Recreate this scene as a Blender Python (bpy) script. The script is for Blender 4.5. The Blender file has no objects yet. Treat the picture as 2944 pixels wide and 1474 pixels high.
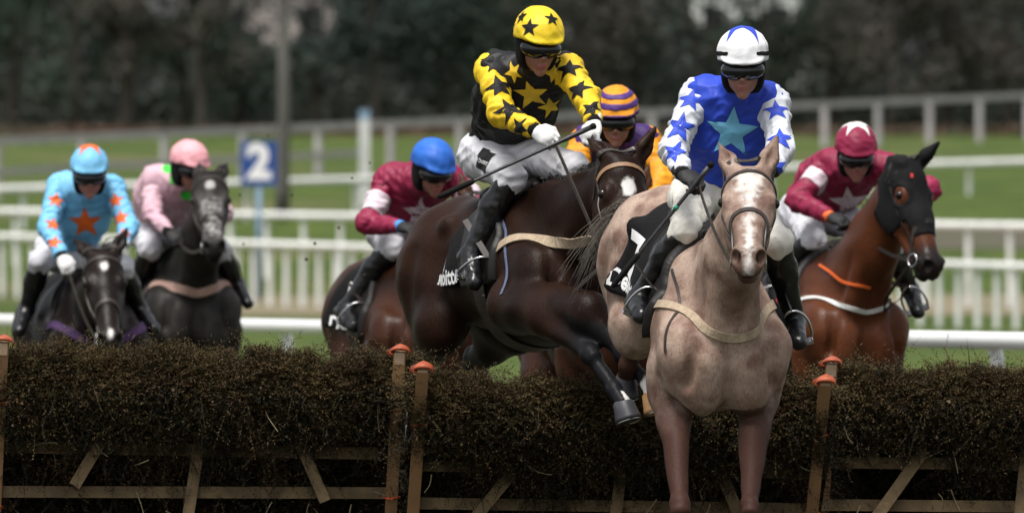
import bpy, bmesh, math, random
import numpy as np
from mathutils import Vector, Matrix
from mathutils.bvhtree import BVHTree

# ------------------------------------------------------------------ camera, world, sun, exposure
scene = bpy.context.scene
COL = scene.collection
CAM_Z = 1.55
FPX = 400.0 / 36.0 * 2944.0

cam_d = bpy.data.cameras.new('camera')
cam = bpy.data.objects.new('camera', cam_d)
COL.objects.link(cam)
cam.location = (0, 0, CAM_Z)
cam.rotation_euler = (math.radians(90), 0, 0)
cam_d.lens = 400.0
cam_d.sensor_width = 36.0
cam_d.clip_start = 1.0
cam_d.clip_end = 4000.0
cam_d.dof.use_dof = True
cam_d.dof.focus_distance = 46.9
cam_d.dof.aperture_fstop = 6.6
scene.camera = cam

SUN_EL, SUN_AZ = 68.0, 205.0            # degrees; azimuth clockwise from +Y (behind the camera, a little left)
world = bpy.data.worlds.new('World')
scene.world = world
world.use_nodes = True
wn = world.node_tree
for n in list(wn.nodes):
    wn.nodes.remove(n)
sky = wn.nodes.new('ShaderNodeTexSky')
sky.sky_type = 'NISHITA'
sky.sun_disc = False
sky.sun_elevation = math.radians(SUN_EL)
sky.sun_rotation = math.radians(SUN_AZ)
sky.air_density = 1.0
sky.dust_density = 4.0
sky.ozone_density = 1.0
hs = wn.nodes.new('ShaderNodeHueSaturation')
hs.inputs['Saturation'].default_value = 0.22
bg = wn.nodes.new('ShaderNodeBackground')
bg.inputs['Strength'].default_value = 0.068
wo = wn.nodes.new('ShaderNodeOutputWorld')
wn.links.new(sky.outputs[0], hs.inputs['Color'])
wn.links.new(hs.outputs[0], bg.inputs['Color'])
wn.links.new(bg.outputs[0], wo.inputs['Surface'])

sun_d = bpy.data.lights.new('sun', 'SUN')
sun_d.energy = 1.5
sun_d.angle = math.radians(20)
sun_d.color = (1.0, 0.96, 0.9)
sun = bpy.data.objects.new('sun', sun_d)
COL.objects.link(sun)
_az, _el = math.radians(SUN_AZ), math.radians(SUN_EL)
_to = Vector((math.sin(_az) * math.cos(_el), math.cos(_az) * math.cos(_el), math.sin(_el)))
sun.rotation_euler = (-_to).to_track_quat('-Z', 'Y').to_euler()
sun.location = (0, 40, 30)

scene.view_settings.view_transform = 'Standard'
scene.view_settings.look = 'None'
scene.view_settings.exposure = 1.3
scene.view_settings.gamma = 1.0
scene.render.engine = 'CYCLES'
scene.cycles.use_denoising = True
scene.cycles.max_bounces = 6
scene.cycles.transparent_max_bounces = 6

rng = np.random.default_rng(7)
random.seed(7)


def P(px, py, d):
    """photo pixel + distance -> world point"""
    return np.array([(px - 1472.0) * d / FPX, d, CAM_Z + (737.0 - py) * d / FPX])


def A(*v):
    return np.array(v, float)


def unit(v):
    v = np.asarray(v, float)
    return v / (np.linalg.norm(v) + 1e-12)


# ------------------------------------------------------------------ materials
def new_mat(name):
    m = bpy.data.materials.new(name)
    m.use_nodes = True
    nt = m.node_tree
    b = nt.nodes['Principled BSDF']
    return m, nt, b


def setin(b, **kw):
    for k, v in kw.items():
        k = k.replace('_', ' ')
        if k in b.inputs:
            b.inputs[k].default_value = v


def c4(c):
    return (c[0], c[1], c[2], 1.0)


_mats = {}


def mat(name, c1, c2=None, scale=20.0, rough=0.6, bump=0.0, bscale=None, metallic=0.0, spec=0.5, sheen=0.0,
        coat=0.0, specks=0.0, speck_col=(0.03, 0.025, 0.02), speck_scale=55.0, stretch=None, emit=None, detail=4.0, lo=0.35, hi=0.65):
    if name in _mats:
        return _mats[name]
    m, nt, b = new_mat(name)
    setin(b, Roughness=rough, Metallic=metallic, Specular_IOR_Level=spec, Sheen_Weight=sheen, Coat_Weight=coat)
    N, L = nt.nodes, nt.links
    tc = N.new('ShaderNodeTexCoord')
    src = tc.outputs['Object']
    if stretch:
        mp = N.new('ShaderNodeMapping')
        mp.inputs['Scale'].default_value = stretch
        L.new(src, mp.inputs['Vector'])
        src = mp.outputs[0]
    col = None
    if c2 is not None:
        nz = N.new('ShaderNodeTexNoise')
        nz.inputs['Scale'].default_value = scale
        nz.inputs['Detail'].default_value = detail
        L.new(src, nz.inputs['Vector'])
        rp = N.new('ShaderNodeValToRGB')
        rp.color_ramp.elements[0].position = lo
        rp.color_ramp.elements[1].position = hi
        rp.color_ramp.elements[0].color = c4(c1)
        rp.color_ramp.elements[1].color = c4(c2)
        L.new(nz.outputs['Fac'], rp.inputs['Fac'])
        col = rp.outputs['Color']
    if specks > 0:
        vo = N.new('ShaderNodeTexVoronoi')
        vo.inputs['Scale'].default_value = speck_scale
        L.new(src, vo.inputs['Vector'])
        n2 = N.new('ShaderNodeTexNoise')
        n2.inputs['Scale'].default_value = 9.0
        L.new(src, n2.inputs['Vector'])
        mr = N.new('ShaderNodeMapRange')           # patchy threshold
        mr.inputs['From Min'].default_value = 0.42
        mr.inputs['From Max'].default_value = 0.75
        mr.inputs['To Min'].default_value = 0.0
        mr.inputs['To Max'].default_value = specks
        L.new(n2.outputs['Fac'], mr.inputs['Value'])
        lt = N.new('ShaderNodeMath')
        lt.operation = 'LESS_THAN'
        L.new(vo.outputs['Distance'], lt.inputs[0])
        L.new(mr.outputs[0], lt.inputs[1])
        mx = N.new('ShaderNodeMix')
        mx.data_type = 'RGBA'
        L.new(lt.outputs[0], mx.inputs['Factor'])
        if col is None:
            mx.inputs['A'].default_value = c4(c1)
        else:
            L.new(col, mx.inputs['A'])
        mx.inputs['B'].default_value = c4(speck_col)
        col = mx.outputs['Result']
    if col is None:
        b.inputs['Base Color'].default_value = c4(c1)
    else:
        L.new(col, b.inputs['Base Color'])
    if bump > 0:
        nb = N.new('ShaderNodeTexNoise')
        nb.inputs['Scale'].default_value = bscale or scale
        nb.inputs['Detail'].default_value = 5.0
        L.new(src, nb.inputs['Vector'])
        bp = N.new('ShaderNodeBump')
        bp.inputs['Strength'].default_value = bump
        bp.inputs['Distance'].default_value = 0.02
        L.new(nb.outputs['Fac'], bp.inputs['Height'])
        L.new(bp.outputs[0], b.inputs['Normal'])
    _mats[name] = m
    return m


def coat_mat(name, c1, c2, dark, white, scale=6.0, rough=0.42, c3=None, scale3=3.0, mottled=0.0, sheen=0.0, specks=0.0, lo=0.35, hi=0.65, spec=0.16, grain=(.78, 1.15)):
    """horse hair: two coat tones by noise, the 'dark' and 'white' attributes for points and markings"""
    m, nt, b = new_mat(name)
    N, L = nt.nodes, nt.links
    setin(b, Roughness=rough, Specular_IOR_Level=spec, Sheen_Weight=sheen)
    tc = N.new('ShaderNodeTexCoord')

    def noise(s, d=5.0, stretch=None):
        n = N.new('ShaderNodeTexNoise')
        n.inputs['Scale'].default_value = s
        n.inputs['Detail'].default_value = d
        if stretch:
            mp = N.new('ShaderNodeMapping')
            mp.inputs['Scale'].default_value = stretch
            L.new(tc.outputs['Object'], mp.inputs['Vector'])
            L.new(mp.outputs[0], n.inputs['Vector'])
        else:
            L.new(tc.outputs['Object'], n.inputs['Vector'])
        return n.outputs['Fac']

    def ramp(f, a, b_, lo_, hi_):
        r = N.new('ShaderNodeValToRGB')
        r.color_ramp.elements[0].position = lo_
        r.color_ramp.elements[1].position = hi_
        r.color_ramp.elements[0].color = c4(a)
        r.color_ramp.elements[1].color = c4(b_)
        L.new(f, r.inputs['Fac'])
        return r.outputs['Color']

    def mix(f, a, b_):
        x = N.new('ShaderNodeMix')
        x.data_type = 'RGBA'
        L.new(f, x.inputs['Factor'])
        for s, v in (('A', a), ('B', b_)):
            if isinstance(v, tuple):
                x.inputs[s].default_value = c4(v)
            else:
                L.new(v, x.inputs[s])
        return x.outputs['Result']

    col = ramp(noise(scale), c1, c2, lo, hi)
    if c3:
        g = ramp(noise(scale3, 6.0), (0, 0, 0), (1, 1, 1), 0.42, 0.66)
        col = mix(g, col, c3)
    fine = ramp(noise(140.0, 2.0, (1, 1, 0.35)), (grain[0],) * 3, (grain[1],) * 3, 0.3, 0.7)
    mu = N.new('ShaderNodeMix')
    mu.data_type = 'RGBA'
    mu.blend_type = 'MULTIPLY'
    mu.inputs['Factor'].default_value = 1.0
    L.new(col, mu.inputs['A'])
    L.new(fine, mu.inputs['B'])
    col = mu.outputs['Result']
    for an, cc, nscale in (('dark', dark, 14.0), ('white', white, 30.0)):
        at = N.new('ShaderNodeAttribute')
        at.attribute_name = an
        # ragged edge of the marking
        ad = N.new('ShaderNodeMath')
        ad.operation = 'ADD'
        sc = N.new('ShaderNodeMapRange')
        sc.inputs['From Min'].default_value = 0.25
        sc.inputs['From Max'].default_value = 0.75
        sc.inputs['To Min'].default_value = -0.3 if an == 'dark' else -.75
        sc.inputs['To Max'].default_value = 0.3 if an == 'dark' else .55
        L.new(noise(nscale), sc.inputs['Value'])
        ml = N.new('ShaderNodeMath')
        ml.operation = 'MULTIPLY'
        # ragged only between 0 and 1 : a(1-a)*4
        om = N.new('ShaderNodeMath')
        om.operation = 'SUBTRACT'
        om.inputs[0].default_value = 1.0
        L.new(at.outputs['Fac'], om.inputs[1])
        aa = N.new('ShaderNodeMath')
        aa.operation = 'MULTIPLY'
        L.new(at.outputs['Fac'], aa.inputs[0])
        L.new(om.outputs[0], aa.inputs[1])
        a4 = N.new('ShaderNodeMath')
        a4.operation = 'MULTIPLY'
        a4.inputs[1].default_value = 4.0
        L.new(aa.outputs[0], a4.inputs[0])
        L.new(a4.outputs[0], ml.inputs[0])
        L.new(sc.outputs[0], ml.inputs[1])
        L.new(at.outputs['Fac'], ad.inputs[0])
        L.new(ml.outputs[0], ad.inputs[1])
        ad.use_clamp = True
        col = mix(ad.outputs[0], col, cc)
    if specks > 0:
        vo = N.new('ShaderNodeTexVoronoi')
        vo.inputs['Scale'].default_value = 42.0
        L.new(tc.outputs['Object'], vo.inputs['Vector'])
        lt = N.new('ShaderNodeMath')
        lt.operation = 'LESS_THAN'
        lt.inputs[1].default_value = specks
        L.new(vo.outputs['Distance'], lt.inputs[0])
        col = mix(lt.outputs[0], col, (0.05, 0.035, 0.025))
    L.new(col, b.inputs['Base Color'])
    bp = N.new('ShaderNodeBump')
    bp.inputs['Strength'].default_value = 0.45
    bp.inputs['Distance'].default_value = 0.005
    L.new(noise(90.0, 3.0, (1, 1, 0.4)), bp.inputs['Height'])
    L.new(bp.outputs[0], b.inputs['Normal'])
    return m


# ------------------------------------------------------------------ implicit surfaces (numpy) -> quads
def cone(a, b, ra, rb, k=0.03, w=None, s=1.0, neg=False):
    return ('c', np.asarray(a, float), np.asarray(b, float), ra, rb, k, None if w is None else unit(w), s, neg)


def ell(c, radii, axes=None, k=0.03, neg=False):
    R = np.eye(3) if axes is None else np.array([unit(v) for v in axes])
    return ('e', np.asarray(c, float), np.asarray(radii, float), R, k, neg)


def half(p, n, k=0.005):
    """cut away everything on the +n side of p"""
    return ('h', np.asarray(p, float), unit(n), k)


def _bounds(p):
    if p[0] == 'c':
        _, a, b, ra, rb, k, w, s, neg = p
        r = max(ra, rb) * max(1.0, s)
        return np.minimum(a, b) - r, np.maximum(a, b) + r
    if p[0] == 'e':
        r = (np.abs(p[3].T) @ p[2])
        return p[1] - r, p[1] + r
    return None


def field_mesh(prims, h, smooth=2):
    los, his = [], []
    for p in prims:
        if p[0] == 'h' or p[-1] is True:
            continue
        l, u = _bounds(p)
        los.append(l)
        his.append(u)
    lo = np.min(los, 0) - 3 * h - 0.01
    hi = np.max(his, 0) + 3 * h + 0.01
    n = np.ceil((hi - lo) / h).astype(int) + 1
    ax = [(lo[i] + h * np.arange(n[i])).astype(np.float32) for i in range(3)]
    F = np.full(tuple(n), 0.5, np.float32)
    for p in prims:
        if p[0] == 'h':
            _, q, nn, k = p
            d = ((ax[0] - q[0]) * nn[0])[:, None, None] + ((ax[1] - q[1]) * nn[1])[None, :, None] + ((ax[2] - q[2]) * nn[2])[None, None, :]
            F = np.maximum(F, d.astype(np.float32))
            continue
        k = p[5] if p[0] == 'c' else p[4]
        neg = p[-1]
        l, u = _bounds(p)
        m = k + 2.5 * h
        i0 = np.clip(np.floor((l - m - lo) / h).astype(int), 0, n - 1)
        i1 = np.clip(np.ceil((u + m - lo) / h).astype(int) + 1, 1, n)
        sl = tuple(slice(i0[i], i1[i]) for i in range(3))
        x = ax[0][sl[0]][:, None, None]
        y = ax[1][sl[1]][None, :, None]
        z = ax[2][sl[2]][None, None, :]
        if p[0] == 'c':
            _, a, b, ra, rb, k, w, s, neg = p
            if w is not None and s != 1.0:
                g = 1.0 / s - 1.0
                T = np.eye(3) + g * np.outer(w, w)
                a, b = T @ a, T @ b
                dw = x * w[0] + y * w[1] + z * w[2]
                X = x + dw * (g * w[0])
                Y = y + dw * (g * w[1])
                Z = z + dw * (g * w[2])
            else:
                X, Y, Z = x, y, z
            ba = b - a
            bb = float(ba @ ba) + 1e-12
            px, py, pz = X - a[0], Y - a[1], Z - a[2]
            t = np.clip((px * ba[0] + py * ba[1] + pz * ba[2]) / bb, 0, 1)
            d = np.sqrt((px - t * ba[0]) ** 2 + (py - t * ba[1]) ** 2 + (pz - t * ba[2]) ** 2) - (ra + (rb - ra) * t)
            d = d * min(1.0, s)
        else:
            _, c, r, R, k, neg = p
            px, py, pz = x - c[0], y - c[1], z - c[2]
            q = [px * R[i][0] + py * R[i][1] + pz * R[i][2] for i in range(3)]
            k0 = np.sqrt((q[0] / r[0]) ** 2 + (q[1] / r[1]) ** 2 + (q[2] / r[2]) ** 2)
            k1 = np.sqrt((q[0] / r[0] ** 2) ** 2 + (q[1] / r[1] ** 2) ** 2 + (q[2] / r[2] ** 2) ** 2)
            d = k0 * (k0 - 1.0) / (k1 + 1e-6)
        d = d.astype(np.float32)
        f = F[sl]
        if neg:
            hh = np.clip(0.5 - 0.5 * (f + d) / k, 0, 1)
            F[sl] = f * (1 - hh) - d * hh + k * hh * (1 - hh)
        else:
            hh = np.clip(0.5 + 0.5 * (f - d) / k, 0, 1)
            F[sl] = f * (1 - hh) + d * hh - k * hh * (1 - hh)
    S = F < 0
    nx, ny, nz = F.shape
    cnt = np.zeros((nx - 1, ny - 1, nz - 1), np.uint8)
    for dx in (0, 1):
        for dy in (0, 1):
            for dz in (0, 1):
                cnt += S[dx:nx - 1 + dx, dy:ny - 1 + dy, dz:nz - 1 + dz]
    ci = np.nonzero((cnt > 0) & (cnt < 8))
    idx = np.full(cnt.shape, -1, np.int32)
    nv = len(ci[0])
    idx[ci] = np.arange(nv, dtype=np.int32)
    acc = np.zeros((nv, 3), np.float32)
    num = np.zeros(nv, np.float32)
    I, J, K = ci
    corners = [(0, 0, 0), (1, 0, 0), (0, 1, 0), (1, 1, 0), (0, 0, 1), (1, 0, 1), (0, 1, 1), (1, 1, 1)]
    val = {c: F[I + c[0], J + c[1], K + c[2]] for c in corners}
    for c in corners:
        for a in range(3):
            if c[a]:
                continue
            e = list(c)
            e[a] = 1
            e = tuple(e)
            f0, f1 = val[c], val[e]
            mk = (f0 < 0) != (f1 < 0)
            t = np.where(mk, f0 / np.where(mk, f0 - f1, 1), 0)
            for q in range(3):
                acc[:, q] += np.where(mk, c[q] + (t if q == a else 0), 0)
            num += mk
    V = (acc / num[:, None] + np.stack(ci, 1)) * h + lo
    quads = []
    for a in range(3):
        b, c = (a + 1) % 3, (a + 2) % 3
        s0 = [slice(None)] * 3
        s1 = [slice(None)] * 3
        s0[a] = slice(0, -1)
        s1[a] = slice(1, None)
        S0, S1 = S[tuple(s0)], S[tuple(s1)]
        e = np.stack(np.nonzero(S0 != S1), 1)
        ok = (e[:, b] > 0) & (e[:, c] > 0) & (e[:, b] < cnt.shape[b]) & (e[:, c] < cnt.shape[c])
        e = e[ok]
        flip = S0[e[:, 0], e[:, 1], e[:, 2]]

        def at(db, dc):
            g = e.copy()
            g[:, b] -= db
            g[:, c] -= dc
            return idx[g[:, 0], g[:, 1], g[:, 2]]
        q = np.stack([at(1, 1), at(0, 1), at(0, 0), at(1, 0)], 1)
        q[~flip] = q[~flip][:, ::-1]
        quads.append(q)
    Q = np.concatenate(quads)
    Q = Q[(Q >= 0).all(1)]
    V = V.astype(np.float64)
    ea = np.concatenate([Q[:, i] for i in range(4)])
    eb = np.concatenate([Q[:, (i + 1) % 4] for i in range(4)])
    for _ in range(smooth):
        V = lap(V, ea, eb, 0.5)
    return V, Q


def lap(V, ea, eb, lam):
    n = len(V)
    c = np.bincount(ea, minlength=n) + np.bincount(eb, minlength=n)
    out = np.empty_like(V)
    for i in range(3):
        out[:, i] = np.bincount(ea, V[eb, i], n) + np.bincount(eb, V[ea, i], n)
    return V + lam * (out / np.maximum(c, 1)[:, None] - V)


def vnormals(V, Q):
    fn = np.cross(V[Q[:, 2]] - V[Q[:, 0]], V[Q[:, 3 if Q.shape[1] == 4 else 1]] - V[Q[:, 1 if Q.shape[1] == 4 else 0]])
    if Q.shape[1] == 3:
        fn = np.cross(V[Q[:, 1]] - V[Q[:, 0]], V[Q[:, 2]] - V[Q[:, 0]])
    N = np.zeros_like(V)
    for j in range(Q.shape[1]):
        for i in range(3):
            N[:, i] += np.bincount(Q[:, j], fn[:, i], len(V))
    return N / (np.linalg.norm(N, axis=1)[:, None] + 1e-12)


def folds(V, Q, amp, wl, seed, axis, spread=.45, n=5):
    """cloth folds: sharp-crested ridges running roughly across the axis, strong in some places and absent in others"""
    r = np.random.default_rng(seed)
    N = vnormals(V, Q)
    f = np.zeros(len(V))
    for i in range(n):
        d = unit(unit(axis) + r.normal(size=3) * spread)
        lam = wl * r.uniform(.6, 1.7)
        e1, e2 = unit(r.normal(size=3)), unit(r.normal(size=3))
        warp = .9 * np.sin((V @ e1) * 6.283 / (lam * 3.1) + r.uniform(0, 6))
        gate = np.clip(.5 + .9 * np.sin((V @ e2) * 6.283 / (lam * 3.7) + r.uniform(0, 6)), 0, 1)
        f += (1 - 2 * np.abs(np.sin((V @ d) * 3.1416 / lam + r.uniform(0, 6.28) + warp))) * gate
    return V + N * (amp * f / math.sqrt(n) * 1.6)[:, None]


def wrinkle(V, Q, amp, wl, seed, aniso=None):
    r = np.random.default_rng(seed)
    N = vnormals(V, Q)
    f = np.zeros(len(V))
    for i in range(9):
        d = unit(r.normal(size=3) * (aniso if aniso is not None else 1.0))
        lam = wl * r.uniform(0.5, 1.6)
        warp = 0.35 * np.sin((V @ unit(r.normal(size=3))) * 6.28 / (lam * 2.7) + r.uniform(0, 6))
        f += np.sin((V @ d) * 6.283 / lam + r.uniform(0, 6.28) + 3 * warp) / 3.0
    return V + N * (amp * f)[:, None]


# ------------------------------------------------------------------ mesh objects
def mk_mesh(name, V, faces_list, smooth=True):
    """faces_list: list of int arrays (n,3) or (n,4)"""
    me = bpy.data.meshes.new(name)
    V = np.asarray(V, np.float32)
    me.vertices.add(len(V))
    me.vertices.foreach_set('co', V.ravel())
    faces_list = [np.asarray(f, np.int32) for f in faces_list if len(f)]
    loops = np.concatenate([f.ravel() for f in faces_list])
    tot = np.concatenate([np.full(len(f), f.shape[1], np.int32) for f in faces_list])
    start = np.concatenate([[0], np.cumsum(tot)[:-1]]).astype(np.int32)
    me.loops.add(len(loops))
    me.loops.foreach_set('vertex_index', loops)
    me.polygons.add(len(tot))
    me.polygons.foreach_set('loop_start', start)
    me.polygons.foreach_set('use_smooth', np.full(len(tot), smooth, bool))
    me.update(calc_edges=True)
    me.validate()
    return me


def link(name, me, m=None, parent=None):
    o = bpy.data.objects.new(name, me)
    COL.objects.link(o)
    if m is not None and me is not None:
        me.materials.append(m)
    if parent is not None:
        o.parent = parent
    return o


def obj(name, V, faces, m, parent=None, smooth=True):
    if not isinstance(faces, list):
        faces = [faces]
    return link(name, mk_mesh(name, V, faces, smooth), m, parent)


def attr(o, name, vals):
    a = o.data.attributes.new(name, 'FLOAT', 'POINT')
    a.data.foreach_set('value', np.asarray(vals, np.float32))


def tag(o, label=None, cat=None, group=None, kind=None):
    if label:
        o['label'] = label
    if cat:
        o['category'] = cat
    if group:
        o['group'] = group
    if kind:
        o['kind'] = kind
    return o


def empty(name, loc=(0, 0, 0), mtx=None):
    o = bpy.data.objects.new(name, None)
    o.empty_display_size = 0.2
    COL.objects.link(o)
    if mtx is not None:
        o.matrix_world = mtx
    else:
        o.location = loc
    return o


def bvh_of(V, Q):
    return BVHTree.FromPolygons([Vector(v) for v in V], Q.tolist())


class MB:
    """collects simple shapes into one mesh"""
    def __init__(s):
        s.v, s.q, s.t, s.n = [], [], [], 0

    def add(s, V, Q=None, T=None):
        V = np.asarray(V, float).reshape(-1, 3)
        if Q is not None and len(Q):
            s.q.append(np.asarray(Q, np.int64) + s.n)
        if T is not None and len(T):
            s.t.append(np.asarray(T, np.int64) + s.n)
        s.v.append(V)
        s.n += len(V)

    def box(s, c, half_, axes=None):
        R = np.eye(3) if axes is None else np.array([unit(a) for a in axes])
        hx = np.asarray(half_, float)
        pts = []
        for z in (-1, 1):
            for y in (-1, 1):
                for x in (-1, 1):
                    pts.append(np.asarray(c) + R.T @ (hx * (x, y, z)))
        s.add(pts, [(0, 2, 3, 1), (4, 5, 7, 6), (0, 1, 5, 4), (2, 6, 7, 3), (0, 4, 6, 2), (1, 3, 7, 5)])

    def bar(s, a, b, w, t, up=(0, 0, 1), bevel=0.0):
        a, b = np.asarray(a, float), np.asarray(b, float)
        x = unit(b - a)
        y = unit(np.cross(up, x))
        z = np.cross(x, y)
        s.box((a + b) / 2, (np.linalg.norm(b - a) / 2, t / 2, w / 2), (x, y, z))

    def tube(s, pts, radii, n=8, caps=True, flat=None):
        pts = np.asarray(pts, float)
        m = len(pts)
        radii = np.broadcast_to(np.asarray(radii, float), (m,))
        T = np.gradient(pts, axis=0)
        T /= np.linalg.norm(T, axis=1)[:, None] + 1e-12
        ref = np.array([0.0, 0, 1.0])
        if abs(T[0] @ ref) > 0.9:
            ref = np.array([1.0, 0, 0])
        V = []
        u = unit(np.cross(T[0], ref))
        for i in range(m):
            u = unit(u - T[i] * (u @ T[i]))
            w = np.cross(T[i], u)
            for j in range(n):
                a = 2 * math.pi * j / n
                V.append(pts[i] + radii[i] * (math.cos(a) * u + math.sin(a) * w))
        Q = [(i * n + j, i * n + (j + 1) % n, (i + 1) * n + (j + 1) % n, (i + 1) * n + j) for i in range(m - 1) for j in range(n)]
        Tt = []
        if caps:
            V += [pts[0], pts[-1]]
            Tt = [(m * n, (j + 1) % n, j) for j in range(n)] + [(m * n + 1, (m - 1) * n + j, (m - 1) * n + (j + 1) % n) for j in range(n)]
        s.add(V, Q, Tt)

    def build(s, name, m, parent=None, smooth=False):
        V = np.concatenate(s.v)
        f = []
        if s.q:
            f.append(np.concatenate(s.q))
        if s.t:
            f.append(np.concatenate(s.t))
        return obj(name, V, f, m, parent, smooth)


def spline(pts, n):
    """Catmull-Rom through the points"""
    p = np.asarray(pts, float)
    if len(p) < 3:
        t = np.linspace(0, 1, n)[:, None]
        return p[0] * (1 - t) + p[-1] * t
    p = np.vstack([2 * p[0] - p[1], p, 2 * p[-1] - p[-2]])
    m = len(p) - 3
    out = []
    for x in np.linspace(0, m - 1e-9, n):
        i = int(x)
        t = x - i
        a, b, c, d = p[i:i + 4]
        out.append(0.5 * ((2 * b) + (c - a) * t + (2 * a - 5 * b + 4 * c - d) * t * t + (3 * b - a - 3 * c + d) * t ** 3))
    return np.array(out)


def ribbon_np(pts, nrm, width, thick):
    """flat strap along pts; nrm = outward normal for each point"""
    pts = np.asarray(pts, float)
    nrm = np.asarray(nrm, float)
    T = np.gradient(pts, axis=0)
    T /= np.linalg.norm(T, axis=1)[:, None] + 1e-12
    S = np.cross(T, nrm)
    S /= np.linalg.norm(S, axis=1)[:, None] + 1e-12
    w = np.broadcast_to(np.asarray(width, float), (len(pts),))[:, None] / 2
    o = nrm * thick
    V = np.stack([pts - S * w, pts - S * w + o, pts + S * w + o, pts + S * w], 1).reshape(-1, 3)
    m = len(pts)
    Q = [(i * 4 + j, i * 4 + (j + 1) % 4, (i + 1) * 4 + (j + 1) % 4, (i + 1) * 4 + j) for i in range(m - 1) for j in range(4)]
    Q += [(3, 2, 1, 0), ((m - 1) * 4, (m - 1) * 4 + 1, (m - 1) * 4 + 2, (m - 1) * 4 + 3)]
    return V, np.array(Q)


def strap(name, bvh, guide, width, thick, m, parent, n=40, off=0.002, closed=False, smooth=2, ctr=None):
    """strap laid on a surface along guide points"""
    g = spline(guide, n)
    pts, nr = [], []
    for p in g:
        if ctr is not None:
            c0 = ctr(p)
            dr = unit(p - c0)
            r = bvh.ray_cast(Vector(c0 + dr * .75), Vector(-dr), .75)
        else:
            r = bvh.find_nearest(Vector(p))
        if r[0] is None:
            continue
        pts.append(np.array(r[0]))
        nr.append(np.array(r[1]))
    pts, nr = np.array(pts), np.array(nr)
    for _ in range(smooth):
        nr[1:-1] = nr[:-2] + 2 * nr[1:-1] + nr[2:]
        nr /= np.linalg.norm(nr, axis=1)[:, None]
        pts[1:-1] = 0.25 * pts[:-2] + 0.5 * pts[1:-1] + 0.25 * pts[2:]
    pts = pts + nr * off
    V, Q = ribbon_np(pts, nr, width, thick)
    return obj(name, V, Q, m, parent, smooth=False)


def shell(name, V, Q, mask, off, m, parent, N=None):
    """a thin layer over part of a surface: the chosen quads pushed out, with a rim"""
    N = vnormals(V, Q) if N is None else N
    q = Q[mask]
    if len(q) == 0:
        return None
    used = np.unique(q)
    mp = np.full(len(V), -1)
    mp[used] = np.arange(len(used))
    vo = V[used] + N[used] * off
    vi = V[used] + N[used] * 0.0005
    q2 = mp[q]
    e = np.concatenate([q2[:, [i, (i + 1) % 4]] for i in range(4)])
    key = np.sort(e, 1)
    kk = key[:, 0] * len(used) + key[:, 1]
    u, inv, cn = np.unique(kk, return_inverse=True, return_counts=True)
    bd = e[cn[inv] == 1]
    # smooth the border so that its edge does not follow the grid
    nb = len(used)
    for _ in range(6):
        c = np.bincount(bd.ravel(), minlength=nb)
        acc = np.zeros((nb, 3))
        for i in range(3):
            acc[:, i] = np.bincount(bd[:, 0], vo[bd[:, 1], i], nb) + np.bincount(bd[:, 1], vo[bd[:, 0], i], nb)
        s = c > 1
        d = np.zeros((nb, 3))
        d[s] = 0.5 * (acc[s] / c[s][:, None] - vo[s])
        vo = vo + d
        vi = vi + d
    rim = np.stack([bd[:, 1], bd[:, 0], bd[:, 0] + nb, bd[:, 1] + nb], 1)
    return obj(name, np.vstack([vo, vi]), np.vstack([q2, rim]), m, parent)


# ------------------------------------------------------------------ flat print laid on a surface
def star_flat(n=5, inner=0.42, sub=5, rot=0.0):
    ring = []
    for i in range(2 * n):
        r = 1.0 if i % 2 == 0 else inner
        a = math.pi / 2 + rot + math.pi * i / n
        ring.append((r * math.cos(a), r * math.sin(a)))
    V, T = [], []
    for i in range(2 * n):
        a, b = np.array(ring[i]), np.array(ring[(i + 1) % (2 * n)])
        base = len(V)
        ix = {}
        for u in range(sub + 1):
            for v in range(sub + 1 - u):
                ix[(u, v)] = base + len(ix)
                V.append(a * u / sub + b * v / sub)
        for u in range(sub):
            for v in range(sub - u):
                T.append((ix[(u, v)], ix[(u + 1, v)], ix[(u, v + 1)]))
                if u + v < sub - 1:
                    T.append((ix[(u + 1, v)], ix[(u + 1, v + 1)], ix[(u, v + 1)]))
    return np.array(V), np.array(T)


def disc_flat(sub=4, n=14):
    V = [(0, 0)]
    T = []
    for r in range(1, sub + 1):
        for j in range(n):
            a = 2 * math.pi * j / n
            V.append((r / sub * math.cos(a), r / sub * math.sin(a)))
    for j in range(n):
        T.append((0, 1 + j, 1 + (j + 1) % n))
        for r in range(sub - 1):
            a, b = 1 + r * n + j, 1 + r * n + (j + 1) % n
            T += [(a, a + n, b + n), (a, b + n, b)]
    return np.array(V, float), np.array(T)


def rect_flat(w, h, nx=10, ny=6):
    V = [(w * (i / nx - 0.5), h * (j / ny - 0.5)) for j in range(ny + 1) for i in range(nx + 1)]
    T = []
    for j in range(ny):
        for i in range(nx):
            a = j * (nx + 1) + i
            T += [(a, a + 1, a + nx + 2), (a, a + nx + 2, a + nx + 1)]
    return np.array(V, float), np.array(T)


def text_flat(txt, bold=0.02, cut=0.12):
    cu = bpy.data.curves.new('t', 'FONT')
    cu.body = txt
    cu.align_x = 'CENTER'
    cu.align_y = 'CENTER'
    cu.offset = bold
    cu.resolution_u = 3
    o = bpy.data.objects.new('t', cu)
    COL.objects.link(o)
    bpy.context.view_layer.update()
    me = o.evaluated_get(bpy.context.evaluated_depsgraph_get()).to_mesh()
    bm = bmesh.new()
    bm.from_mesh(me)
    bmesh.ops.triangulate(bm, faces=bm.faces[:])
    for _ in range(3):
        es = [e for e in bm.edges if e.calc_length() > cut]
        if not es:
            break
        bmesh.ops.subdivide_edges(bm, edges=es, cuts=1)
        bmesh.ops.triangulate(bm, faces=bm.faces[:])
    bm.verts.ensure_lookup_table()
    V = np.array([(v.co.x, v.co.y) for v in bm.verts])
    T = np.array([[v.index for v in f.verts] for f in bm.faces])
    bm.free()
    bpy.data.objects.remove(o)
    bpy.data.curves.remove(cu)
    return V, T


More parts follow.
